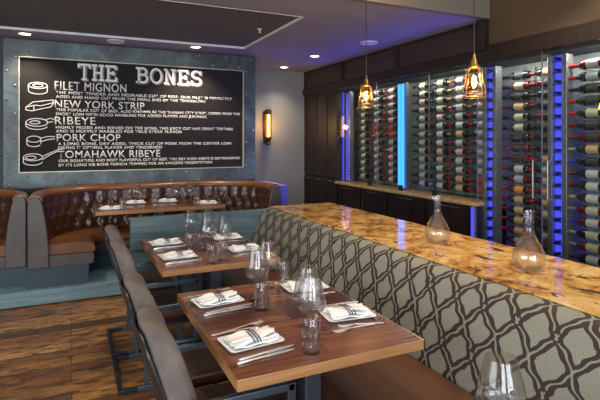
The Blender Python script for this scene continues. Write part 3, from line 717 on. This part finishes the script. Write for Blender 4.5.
# raked back, profile in x/z, with uv in metres
pf = [(1.545, 0.40), (1.555, 0.50), (1.59, 0.60), (1.635, 0.72), (1.675, 0.82), (1.695, 0.858), (1.715, 0.876), (1.7475, 0.886), (1.775, 0.889)]
pf = [(x-0.055, z) for x, z in pf]
me_v = []; me_f = []; uvs = []
cum = [0]
for i in range(1, len(pf)): cum.append(cum[-1]+math.dist(pf[i], pf[i-1]))
NY = 60
for j in range(NY+1):
    y = YB0+(YB1-YB0)*j/NY
    for i, (x, z) in enumerate(pf): me_v.append(B_(x, y, z)); uvs.append((y, cum[i]))
k = len(pf)
for j in range(NY):
    for i in range(k-1): me_f.append((j*k+i, j*k+i+1, (j+1)*k+i+1, (j+1)*k+i))
base_n = len(me_v)
for j in (0, NY):     # back corners close the body
    y = YB0+(YB1-YB0)*j/NY; me_v += [B_(1.735, y, 0.880), B_(1.735, y, 0.40)]; uvs += [(y, cum[-1]+0.07), (y, 0)]
me_f.append(tuple(range(k)) + (base_n, base_n+1)); me_f.append(tuple(reversed([NY*k+i for i in range(k)] + [base_n+2, base_n+3])))
me_f.append((k-1, NY*k+k-1, base_n+2, base_n)); me_f.append((base_n, base_n+2, base_n+3, base_n+1)); me_f.append((0, base_n+1, base_n+3, NY*k))
me = bpy.data.meshes.new('backrest'); me.from_pydata(me_v, [], me_f); me.materials.append(M['fabric'])
ul = me.uv_layers.new(name='UVMap')
for p in me.polygons:
    p.use_smooth = len(p.vertices) == 4 and max(p.vertices) < base_n
    for li in p.loop_indices: ul.data[li].uv = uvs[me.loops[li].vertex_index]
br_o = bpy.data.objects.new('backrest', me); COL.objects.link(br_o); br_o.parent = bq
tag(box(1.765, 2.33, YB0, YB1, 0.0, 0.845).build('counter_body', M['espresso']), 'dark counter base behind the patterned banquette', 'counter base')
tag(box(1.721, 2.36, YB0, YB1, 0.889, 0.899).build('granite_countertop', M['granite'], bevel=0.003), 'gold and brown polished granite countertop behind the banquette', 'countertop')
struct(box(1.765, 2.33, YB0, YB1, 0.845, 0.888).build('trim_10', M['espresso']))

# teal partition behind the second table
pt = thing('partition_screen', 'low teal stained wood partition behind the second table', 'partition', (0.45, 4.32, 0))
box(0, 1.29, -0.015, 0.03, 0, 0.85).build('panel', M['teal'], pt)
box(-0.01, 1.29, -0.02, 0.035, 0.85, 0.868).build('cap', M['teal'], pt, bevel=0.003)

# ------------------------------------------------------------------ booth
plat = box(-4.0, 2.3, 5.05, 6.27, 0.012, 0.145).build('booth_platform', M['teal_pale'], bevel=0.004); tag(plat, 'pale teal wood platform step under the leather booths', 'platform')
BX0, BX1, BY0, BYB = -0.37, 2.225, 5.12, 6.19
R_ = 0.80
def path():
    pts = []
    def line(a, b, st=0.02):
        n = max(1, int(math.dist(a, b)/st)); return [(a[0]+(b[0]-a[0])*i/n, a[1]+(b[1]-a[1])*i/n) for i in range(n)]
    pts += line((BX0, BY0), (BX0, BYB-R_))
    for i in range(60): a = PI-(PI/2)*i/60; pts.append((BX0+R_+R_*math.cos(a), BYB-R_+R_*math.sin(a)))
    pts += line((BX0+R_, BYB), (BX1-R_, BYB))
    for i in range(60): a = PI/2-(PI/2)*i/60; pts.append((BX1-R_+R_*math.cos(a), BYB-R_+R_*math.sin(a)))
    pts += line((BX1, BYB-R_), (BX1, BY0+0.14)); pts.append((BX1, BY0+0.14))
    return pts
PTS = path(); SL = [0]
for i in range(1, len(PTS)): SL.append(SL[-1]+math.dist(PTS[i], PTS[i-1]))
def normal(i):
    a = PTS[max(0, i-1)]; b = PTS[min(len(PTS)-1, i+1)]; dx, dy = b[0]-a[0], b[1]-a[1]; l = math.hypot(dx, dy)
    return (dy/l, -dx/l)      # inward (to the right of travel)
booth = thing('booth', 'u-shaped tufted brown leather booth under the menu board', 'booth', (BX0, BY0, 0.145), 0, 'tufted leather booths')
def bl(p, off, z, i):
    nx, ny = normal(i); return (p[0]+nx*off-BX0, p[1]+ny*off-BY0, z-0.145)
def sweep(name, prof, mat, closed=True, step=1, smooth=True, disp=None, ifrom=0, ito=None):
    ito = len(PTS)-1 if ito is None else ito
    idx = list(range(ifrom, ito, step)) + [ito]; k = len(prof); vs = []; fs = []
    for i in idx:
        for q, (off, z) in enumerate(prof):
            o_ = off + (disp(SL[i], q, z) if disp else 0); vs.append(bl(PTS[i], o_, z, i))
    for j in range(len(idx)-1):
        for q in range(k if closed else k-1): fs.append((j*k+q, j*k+(q+1) % k, (j+1)*k+(q+1) % k, (j+1)*k+q))
    if closed: fs.append(tuple(range(k))); fs.append(tuple(reversed(range((len(idx)-1)*k, len(idx)*k))))
    return MB().add(vs, fs).build(name, mat, booth, smooth)
sweep('base', [(-0.006, 0.145), (0.52, 0.145), (0.52, 0.33), (-0.006, 0.33)], M['teal_shaded'], smooth=False)
sweep('seat_rail', [(0.02, 0.332), (0.55, 0.332), (0.565, 0.35), (0.565, 0.42), (0.55, 0.435), (0.02, 0.435)], M['leather_glare'])
sweep('seat_cushion', [(0.15, 0.437), (0.55, 0.437), (0.575, 0.45), (0.58, 0.475), (0.57, 0.505), (0.53, 0.528), (0.45, 0.537), (0.30, 0.54), (0.15, 0.53)], M['leather_orange_lit'], ifrom=2, ito=len(PTS)-3)
zs = [0.50+0.44*i/26 for i in range(27)]
def lean(z): return 0.175-0.075*(z-0.50)/0.44
PW, PH = 0.165, 0.26
def tuft(s, q, z):
    if q > 26: return 0
    a = s/PW; b = (z-0.60)/PH
    v = abs(math.sin(PI*(a+b)))*abs(math.sin(PI*(a-b)))
    if z > 0.86: v = v*(1-(z-0.86)/0.08) + abs(math.sin(PI*(a+0.5 if False else a)))*((z-0.86)/0.08)
    return 0.034*(v**0.55) - 0.012
tb = [(lean(z), z) for z in zs]
sweep('tufted_back', tb + [(0.0, 0.94), (0.0, 0.50)], M['leather'], disp=lambda s, q, z: tuft(s, q, z) if q < 27 else 0)
sweep('top_roll', [(0.0, 0.925), (0.0, 0.985), (0.015, 1.005), (0.05, 1.015), (0.09, 1.005), (0.118, 0.98), (0.122, 0.955), (0.11, 0.935)], M['leather_orange_lit'], ifrom=1, ito=len(PTS)-2)
def end_cap(i, sgn):
    """upholstered end panel with the cross-section of the back"""
    pr = [(0.0, 0.33), (0.18, 0.33), (0.175, 0.55), (0.155, 0.75), (0.125, 0.92), (0.10, 0.985), (0.05, 1.0), (0.012, 0.985), (0.0, 0.9)]
    vs = []; k = len(pr)
    for dy in (0.0, 0.035):
        for off, z in pr:
            p = bl(PTS[i], off, z, i); vs.append((p[0], p[1]+dy-0.03, p[2]))
    fs = [tuple(range(k)), tuple(reversed(range(k, 2*k)))] + [(q, (q+1) % k, k+(q+1) % k, k+q) for q in range(k)]
    MB().add(vs, fs).build('end_panel', M['leather_glare'], booth, True, bevel=0.01, seg=3)
end_cap(0, 1); end_cap(len(PTS)-1, -1)
bt = MB().sphere((0, 0, 0), 0.011, 8, 5).build('tuft_button', M['leather_orange_lit'], booth, True)
first_b = True
for row, zrow in ((0, 0.60), (1, 0.73), (2, 0.86)):
    s = (0.0 if row != 1 else PW/2)
    while s < SL[-1]-0.05:
        if s > 0.06:
            i = min(range(len(PTS)), key=lambda q: abs(SL[q]-s))
            b_ = bt if first_b else bt.copy()
            if not first_b: COL.objects.link(b_); b_.parent = booth
            first_b = False
            b_.location = bl(PTS[i], lean(zrow)-0.006, zrow, i)
        s += PW
b2 = copy_tree(booth); b2.location.x = BX0-2.61; b2['label'] = 'brown leather booth at the left edge of the photo, partly cut off'

# ------------------------------------------------------------------ tables
def table(x0, x1, y0, y1, zt, lab, feet_z=0.0, nleg=2):
    t = thing('dining_table', lab, 'table', ((x0+x1)/2, (y0+y1)/2, feet_z), 0, 'walnut dining tables on steel pedestals')
    hx, hy, h = (x1-x0)/2, (y1-y0)/2, zt-feet_z
    box(-hx+0.003, hx-0.003, -hy+0.003, hy-0.003, h-0.036, h).build('tabletop', M['table'], t, bevel=0.002)
    mb = MB()
    mb.box(-hx, hx, -hy, -hy+0.003, h-0.038, h-0.0005).box(-hx, hx, hy-0.003, hy, h-0.038, h-0.0005).box(-hx, -hx+0.003, -hy+0.003, hy-0.003, h-0.038, h-0.0005).box(hx-0.003, hx, -hy+0.003, hy-0.003, h-0.038, h-0.0005)
    mb.build('edge_band', M['edge'], t, bevel=0.002)
    for s in ((-1, 1) if nleg == 2 else (0,)):
        yy = s*(hy-0.24)
        box(-0.035, 0.035, yy-0.035, yy+0.035, 0.03, h-0.05).build('pedestal', M['steel'], t, bevel=0.004)
        box(-0.24, 0.24, yy-0.03, yy+0.03, h-0.05, h-0.039).build('top_plate', M['steel'], t)
        box(-0.25, 0.25, yy-0.04, yy+0.04, 0.0, 0.03).build('foot', M['steel'], t, bevel=0.004)
    return t
TZ = 0.75
table(0.485, 1.245, 1.50, 2.484, TZ, 'nearest fully visible walnut table, set for four')
table(0.49, 1.25, 2.95, 3.93, TZ, 'second walnut table, in front of the teal partition')
table(0.485, 1.245, -0.02, 0.965, TZ, 'walnut table below the frame carrying the foreground wine glass')
table(0.22, 1.57, 5.30, 5.98, 0.80, 'walnut table inside the leather booth', 0.145)

# ------------------------------------------------------------------ chairs
ch = thing('dining_chair', 'x', 'chair')
def chair_side(y):
    w = 0.026
    return MB().sqtube([(0.16, y, 0.013), (0.51, y, 0.013), (0.51, y, 0.63), (0.15, y, 0.63)], w).sqtube([(0.20, y, 0.04), (0.20, y, 0.60)], w)
for s in (-1, 1): chair_side(s*0.245).build('side_frame', M['steel'], ch, bevel=0.003)
MB().box(0.037, 0.063, -0.258, 0.258, 0.0, 0.026).box(0.063, 0.147, -0.258, -0.232, 0.0, 0.026).box(0.063, 0.147, 0.232, 0.258, 0.0, 0.026).build('rear_floor_bar', M['dark_steel'], ch, bevel=0.002)
MB().box(0.16, 0.50, -0.232, -0.206, 0.37, 0.395).box(0.16, 0.50, 0.206, 0.232, 0.37, 0.395).box(0.16, 0.186, -0.206, 0.206, 0.37, 0.395).box(0.474, 0.50, -0.206, 0.206, 0.37, 0.395).build('seat_frame', M['dark_steel'], ch)
box(0.165, 0.49, -0.215, 0.215, 0.396, 0.465).build('seat', M['leather_seat'], ch, True, bevel=0.02, seg=4)
# back cushion: raked, rounded rectangle, slightly curved in plan
def back_cushion(thick, grow, x_off):
    NY_, NZ_ = 16, 14; vs = []; fs = []
    def P(side, u, v):     # u -1..1 across, v 0..1 up
        hw = 0.2+grow
        # rounded upper corners (superellipse above v=.6)
        top = 0.880+grow - 0.045*abs(u)**6
        z = 0.44 + (top-0.44)*v
        x = 0.195 - 0.135*v + 0.025*(1-u*u)*(-1) + x_off
        e = (1-abs(u)**12)*(1-abs(2*v-1)**12)
        th = thick*(0.62+0.38*max(0, e)**0.5)*(1.12-0.2*v*v)
        return (x + side*th/2, u*hw*(1-0.05*max(0, v-0.8)*5*abs(u)), z)
    for side in (-1, 1):
        for j in range(NZ_+1):
            for i in range(NY_+1): vs.append(P(side, -1+2*i/NY_, j/NZ_))
    W_ = NY_+1; off = W_*(NZ_+1)
    for j in range(NZ_):
        for i in range(NY_):
            a = j*W_+i; fs.append((a, a+1, a+1+W_, a+W_)); fs.append((off+a, off+a+W_, off+a+1+W_, off+a+1))
    ring = [i for i in range(W_)] + [j*W_+NY_ for j in range(1, NZ_+1)] + [NZ_*W_+i for i in range(NY_-1, -1, -1)] + [j*W_ for j in range(NZ_-1, 0, -1)]
    m = len(ring)
    for q in range(m): a = ring[q]; b = ring[(q+1) % m]; fs.append((a, b, off+b, off+a))
    return MB().add(vs, fs)
back_cushion(0.10, 0.0, 0.005).build('backrest', M['suede'], ch, True, subsurf=1)
back_cushion(0.014, -0.02, -0.046).build('back_shell', M['dark_steel'], ch, True)
used = [False]
for y, lab in [(3.88, 'grey suede armchair farthest from the camera, near the teal partition'), (3.33, 'second farthest grey suede armchair, at the near half of the second table'),
               (2.40, 'grey suede armchair at the far half of the nearest table'), (1.86, 'nearest and largest grey suede armchair at the left of the table')]:
    place(ch, used, (0.215, y, 0), 0, lab, 'grey suede armchairs along the tables')
ch['label'] = 'grey suede armchair farthest from the camera, near the teal partition'

# ------------------------------------------------------------------ tableware prototypes
def lathe_shell(outer, inner, n=28): return MB().lathe(outer + list(reversed(inner)), n)
wg = tag(MB().lathe([(r_*1.1, z_*1.1) for r_, z_ in [(0.001, 0.0), (0.036, 0.0), (0.037, 0.0015), (0.030, 0.003), (0.010, 0.006), (0.0045, 0.012), (0.0038, 0.04), (0.0042, 0.072), (0.010, 0.082), (0.030, 0.094), (0.047, 0.110), (0.0535, 0.130), (0.051, 0.155), (0.044, 0.185), (0.036, 0.215), (0.0335, 0.226),
                      (0.0322, 0.226), (0.0347, 0.214), (0.0427, 0.184), (0.0497, 0.155), (0.0521, 0.130), (0.0457, 0.111), (0.029, 0.0955), (0.001, 0.0875)]], 32).build('wine_glass', M['glass'], None, True), 'x', 'wine glass')
tm = tag(MB().lathe([(0.001, 0.0), (0.032, 0.0), (0.0335, 0.003), (0.0355, 0.13), (0.0345, 0.1315), (0.0333, 0.13), (0.0312, 0.014), (0.028, 0.011), (0.001, 0.010)], 28).build('water_glass', M['glass'], None, True), 'x', 'water glass')
def hexa(z_): return None
# square plate
pl = MB()
def rring(hx, hy, r, z, n=5):
    out = []
    for cx, cy, a0 in ((hx-r, hy-r, 0), (-hx+r, hy-r, 90), (-hx+r, -hy+r, 180), (hx-r, -hy+r, 270)):
        for i in range(n): a = math.radians(a0+90*i/(n-1)); out.append((cx+r*math.cos(a), cy+r*math.sin(a), z))
    return out
def rstack(levels):
    mb = MB(); vs = []; n_ = None
    for lv in levels: rg = rring(*lv); n_ = len(rg); vs += rg
    fs = [tuple(reversed(range(n_)))] + [(i*n_+j, i*n_+(j+1) % n_, (i+1)*n_+(j+1) % n_, (i+1)*n_+j) for i in range(len(levels)-1) for j in range(n_)] + [tuple(range((len(levels)-1)*n_, len(levels)*n_))]
    return mb.add(vs, fs)
plate = tag(rstack([(0.085, 0.055, 0.015, 0.0), (0.088, 0.058, 0.016, 0.003), (0.112, 0.079, 0.02, 0.011), (0.113, 0.080, 0.02, 0.0125), (0.111, 0.078, 0.02, 0.013), (0.086, 0.056, 0.015, 0.006)]).build('square_plate', M['white'], None, True), 'x', 'plate')
# folded napkin with a band of stripes
nap = thing('folded_napkin', 'x', 'napkin')
def nap_layer(hx, hy, z, seed, th=0.005):
    rnd = random.Random(seed); N_ = 18; vs = []; fs = []
    for side in (0, 1):
        for i in range(N_+1):
            for j in range(9):
                x = -hx+2*hx*i/N_; y = -hy+2*hy*j/8
                wob = 0.0035*math.sin(x*60+seed)+0.003*math.sin(y*75+seed*2+x*30)
                ex = 0.004*math.sin(y*150+seed)*(1 if i in (0, N_) else 0)
                vs.append((x+ex, y, z+wob+side*th))
    W_ = 9; off = (N_+1)*9
    for i in range(N_):
        for j in range(8):
            a = i*W_+j; fs.append((a, a+1, a+1+W_, a+W_)); fs.append((off+a, off+a+W_, off+a+1+W_, off+a+1))
    ring = [j for j in range(9)] + [i*W_+8 for i in range(1, N_+1)] + [N_*W_+j for j in range(7, -1, -1)] + [i*W_ for i in range(N_-1, 0, -1)]
    for q in range(len(ring)): a = ring[q]; b = ring[(q+1) % len(ring)]; fs.append((a, b, off+b, off+a))
    return MB().add(vs, fs)
nap_layer(0.094, 0.058, 0.012, 1).build('lower_fold', M['linen_w'], nap, True)
nap_layer(0.092, 0.046, 0.020, 2).build('middle_fold', M['linen_w'], nap, True)
nap_layer(0.090, 0.031, 0.028, 3.3, 0.007).build('upper_fold', M['linen'], nap, True)
mb = MB()
for dx in (-0.014, 0.0, 0.012):
    pts_t = [(dx, -0.061, 0.0215), (dx, -0.052, 0.031), (dx, -0.037, 0.036), (dx+0.001, 0.0, 0.0405), (dx, 0.037, 0.036), (dx, 0.052, 0.031), (dx, 0.061, 0.0215)]
    mb.tube(pts_t, 0.0022, 6)
mb.build('stripe_band', M['navy'], nap, True)
# fork, knife: long axis local x, handle toward -x
def flat_outline(poly, zf, th=0.0025):
    n_ = len(poly); vs = [(x, y, zf(x)) for x, y in poly] + [(x, y, zf(x)+th) for x, y in poly]
    return MB().add(vs, [tuple(reversed(range(n_))), tuple(range(n_, 2*n_))] + [(i, (i+1) % n_, n_+(i+1) % n_, n_+i) for i in range(n_)])
def ribbon(mb, st):
    """stations (x, halfwidth, zcentre, halfthick) lofted as flattened octagons"""
    k = 8; vs = []
    for x, w, z, t_ in st:
        for j in range(k): a = 2*PI*(j+0.5)/k; vs.append((x, w*math.cos(a), z+t_*math.sin(a)))
    fs = [(i*k+j, i*k+(j+1) % k, (i+1)*k+(j+1) % k, (i+1)*k+j) for i in range(len(st)-1) for j in range(k)] + [tuple(reversed(range(k))), tuple(range((len(st)-1)*k, len(st)*k))]
    return mb.add(vs, fs)
fork = MB()
ribbon(fork, [(-0.10, 0.006, 0.004, 0.0018), (-0.095, 0.0095, 0.004, 0.0022), (-0.05, 0.006, 0.005, 0.002), (0.0, 0.0035, 0.007, 0.0018), (0.035, 0.0035, 0.008, 0.0016), (0.048, 0.010, 0.006, 0.0014), (0.058, 0.0125, 0.004, 0.0012)])
for k_ in range(4):
    y_ = -0.0108+0.0072*k_
    vsf = MB(); ribbon(vsf, [(0.056, 0.0022, 0.0042, 0.0011), (0.08, 0.0018, 0.0035, 0.001), (0.10, 0.0010, 0.0065, 0.0007)])
    fork.add([(x, y+y_, z) for x, y, z in vsf.v], vsf.f)
fork = tag(fork.build('fork', M['chrome'], None, True), 'x', 'fork')
knife = MB()
ribbon(knife, [(-0.115, 0.006, 0.004, 0.003), (-0.11, 0.0085, 0.004, 0.0035), (-0.06, 0.007, 0.0045, 0.0035), (-0.01, 0.0055, 0.0045, 0.003), (0.0, 0.009, 0.0035, 0.0012), (0.06, 0.0105, 0.003, 0.001), (0.10, 0.008, 0.003, 0.0008), (0.118, 0.002, 0.003, 0.0006)])
knife = tag(knife.build('table_knife', M['chrome'], None, True), 'x', 'knife')
U = {id(o): [False] for o in (wg, tm, plate, nap, fork, knife)}
def put(o, loc, rz, lab, grp): return place(o, U[id(o)], loc, rz, lab, grp)

def setting(x, y, z, side, where, forks=2, full=True, jit=0.0):
    """side=+1: diner sits at -x facing +x"""
    rz = (0 if side > 0 else PI)+jit
    def w(dx, dy):
        return (x+dx*math.cos(rz)-dy*math.sin(rz), y+dx*math.sin(rz)+dy*math.cos(rz), z)
    p = w(0, 0)
    put(plate, p, rz, 'white square plate at %s' % where, 'white square plates')
    put(nap, (p[0], p[1], p[2]), rz+0.04, 'striped folded napkin at %s' % where, 'folded napkins')
    if full:
        put(fork, w(-0.01, 0.122), rz-0.10, 'inner fork at %s' % where, 'forks')
        put(fork, w(0.03, 0.147), rz+0.16, 'outer fork at %s' % where, 'forks')
        put(knife, w(0.01, -0.118), rz+0.06, 'inner table knife at %s' % where, 'table knives')
        put(knife, w(-0.005, -0.143), rz+0.02, 'outer table knife at %s' % where, 'table knives')
T1, T2, TB = 'the nearest table', 'the second table', 'the booth table'
setting(0.625, 1.765, TZ, 1, 'the near left place of ' + T1, jit=0.10)
setting(0.635, 2.27, TZ, 1, 'the far left place of ' + T1, jit=0.10)
setting(1.105, 1.85, TZ, -1, 'the near right place of ' + T1, jit=-0.12)
setting(1.11, 2.29, TZ, -1, 'the far right place of ' + T1, jit=-0.04)
setting(0.64, 3.24, TZ, 1, 'the near left place of ' + T2, jit=0.06)
setting(0.64, 3.70, TZ, 1, 'the far left place of ' + T2, jit=0.05)
setting(1.11, 3.26, TZ, -1, 'the near right place of ' + T2)
setting(1.11, 3.70, TZ, -1, 'the far right place of ' + T2)
def setting_b(x, y, w, rz):
    put(plate, (x, y, 0.80), rz, 'white square plate at the %s of %s' % (w, TB), 'white square plates')
    put(nap, (x, y, 0.80), rz, 'folded napkin at the %s of %s' % (w, TB), 'folded napkins')
setting_b(0.37, 5.44, 'left end', 0.1); setting_b(0.66, 5.82, 'back left place', 0.05); setting_b(1.02, 5.82, 'back right place', -0.05); setting_b(1.40, 5.44, 'right end', 0.0)

def at(u, v, z):
    Z = 483*(1.53-z)/(v-140); x = (u-300)/483*Z; c_, s_ = math.cos(math.radians(25.3)), math.sin(math.radians(25.3))
    return (x*c_+Z*s_, Z*c_-x*s_, z)
G = 'stemmed wine glasses'; G2 = 'straight water glasses'
for u, v, z, lab in [(308, 326, TZ, 'farther wine glass of the near pair on ' + T1), (311, 339.5, TZ, 'wine glass just behind the nearest water glass on ' + T1),
                     (257, 300, TZ, 'nearer wine glass in the far left cluster on ' + T1), (267, 288, TZ, 'farther wine glass in the far left cluster on ' + T1),
                     (191, 242, TZ, 'wine glass at the far left of the second table cluster'), (208, 240, TZ, 'wine glass at the far right of the second table cluster'),
                     (208, 253.5, TZ, 'wine glass at the near left of the second table cluster'), (225, 250, TZ, 'wine glass at the near right of the second table cluster'),
                     (136, 205.5, 0.80, 'leftmost wine glass on the booth table'), (176, 205, 0.80, 'middle wine glass on the booth table'), (190, 204, 0.80, 'rightmost wine glass on the booth table')]:
    put(wg, at(u, v, z), 0, lab, G)
put(wg, (0.95, 0.858, TZ), 0, 'large wine glass in the foreground at the bottom right', G)
for u, v, z, lab in [(311, 352, TZ, 'nearest water glass on ' + T1), (262, 309.5, TZ, 'water glass at the front of the far left cluster on ' + T1), (283, 284, TZ, 'water glass behind the far left cluster on ' + T1),
                     (190, 250, TZ, 'leftmost water glass on ' + T2), (202, 249.5, TZ, 'second water glass from the left on ' + T2), (212, 263, TZ, 'water glass nearest the front edge of ' + T2), (223, 260, TZ, 'rightmost water glass on ' + T2),
                     (123, 210, 0.80, 'leftmost water glass on the booth table'), (155, 208.5, 0.80, 'middle water glass on the booth table'), (197, 206, 0.80, 'rightmost water glass on the booth table')]:
    put(tm, at(u, v, z), 0, lab, G2)
# decanters on the granite
def decanter(loc, rz, lab):
    sh = lambda x, y, z: (0.35*x if z > 0.27 else 0.0)
    o_ = [(0.001, 0.0), (0.045, 0.0), (0.062, 0.008), (0.074, 0.035), (0.0765, 0.06), (0.071, 0.09), (0.056, 0.125), (0.038, 0.155), (0.0245, 0.185), (0.0205, 0.21), (0.0225, 0.24), (0.027, 0.275), (0.028, 0.282)]
    i_ = [(0.0255, 0.282), (0.0245, 0.275), (0.0205, 0.24), (0.0188, 0.21), (0.0225, 0.185), (0.036, 0.155), (0.054, 0.125), (0.069, 0.09), (0.0745, 0.06), (0.072, 0.036), (0.060, 0.012), (0.044, 0.006), (0.001, 0.012)]
    o = MB().lathe(o_ + i_, 36, shear=sh).build('glass_decanter', M['glass'], None, True)
    o.location = loc; o.rotation_euler = (0, 0, rz); tag(o, lab, 'decanter', 'clear glass decanters on the granite'); return o
decanter((2.02, 2.31, 0.899), 0.2, 'farther clear glass decanter on the granite, left of the other'); decanter((2.0, 1.64, 0.899), 0.2, 'nearer clear glass decanter on the granite, at the right')

# ------------------------------------------------------------------ pendants
pd = thing('pendant_lamp', 'x', 'pendant lamp')
MB().tube([(0, 0, 0.235), (0, 0, 1.34)], 0.0032, 8).build('cord', M['bronze'], pd, True)
MB().lathe([(0.045, 1.34), (0.045, 1.322), (0.03, 1.315), (0.004, 1.31)], 20).build('ceiling_rose', M['bronze'], pd, True)
MB().lathe([(0.003, 0.255), (0.008, 0.248), (0.009, 0.222), (0.017, 0.214), (0.018, 0.19), (0.028, 0.182), (0.030, 0.172), (0.024, 0.168)], 24).build('socket_cap', M['brass'], pd, True)
cg = MB()
for k_ in range(8):
    a = 2*PI*k_/8; cg.tube([(r*math.cos(a), r*math.sin(a), z) for r, z in [(0.028, 0.175), (0.044, 0.158), (0.046, 0.10), (0.060, 0.055), (0.064, 0.0)]], 0.0015, 6)
for r, z in [(0.066, 0.0), (0.0645, 0.03)]:
    cg.tube([(r*math.cos(2*PI*i/28), r*math.sin(2*PI*i/28), z) for i in range(28)], 0.0018, 6, closed=True)
cg.build('wire_cage', M['brass'], pd, True)
bl_ = MB().lathe([(0.013, 0.165), (0.015, 0.145), (0.026, 0.115), (0.031, 0.085), (0.026, 0.058), (0.012, 0.044), (0.001, 0.041)], 20).build('bulb', M['amber'], pd, True)
f_ = MB()
for k_ in range(5):
    a = 2*PI*k_/5; f_.tube([(0.005*math.cos(a), 0.005*math.sin(a), 0.125), (0.013*math.cos(a), 0.013*math.sin(a), 0.088), (0.006*math.cos(a), 0.006*math.sin(a), 0.062)], 0.0022, 6)
f_.build('filament', M['fil'], bl_, True)
d = bpy.data.lights.new('pendant_glow', 'POINT'); d.energy = 3.5; d.color = (1, 0.58, 0.22); d.shadow_soft_size = 0.02
o = bpy.data.objects.new('pendant_glow', d); COL.objects.link(o); o.location = (0, 0, 0.09); o.parent = pd
used = [False]
place(pd, used, (2.10, 3.22, 1.785), 0, 'brass cage pendant lamp on the left, farther away', 'brass cage pendants over the granite')
place(pd, used, (2.10, 2.09, 1.775), 0, 'brass cage pendant lamp on the right, nearer', 'brass cage pendants over the granite')
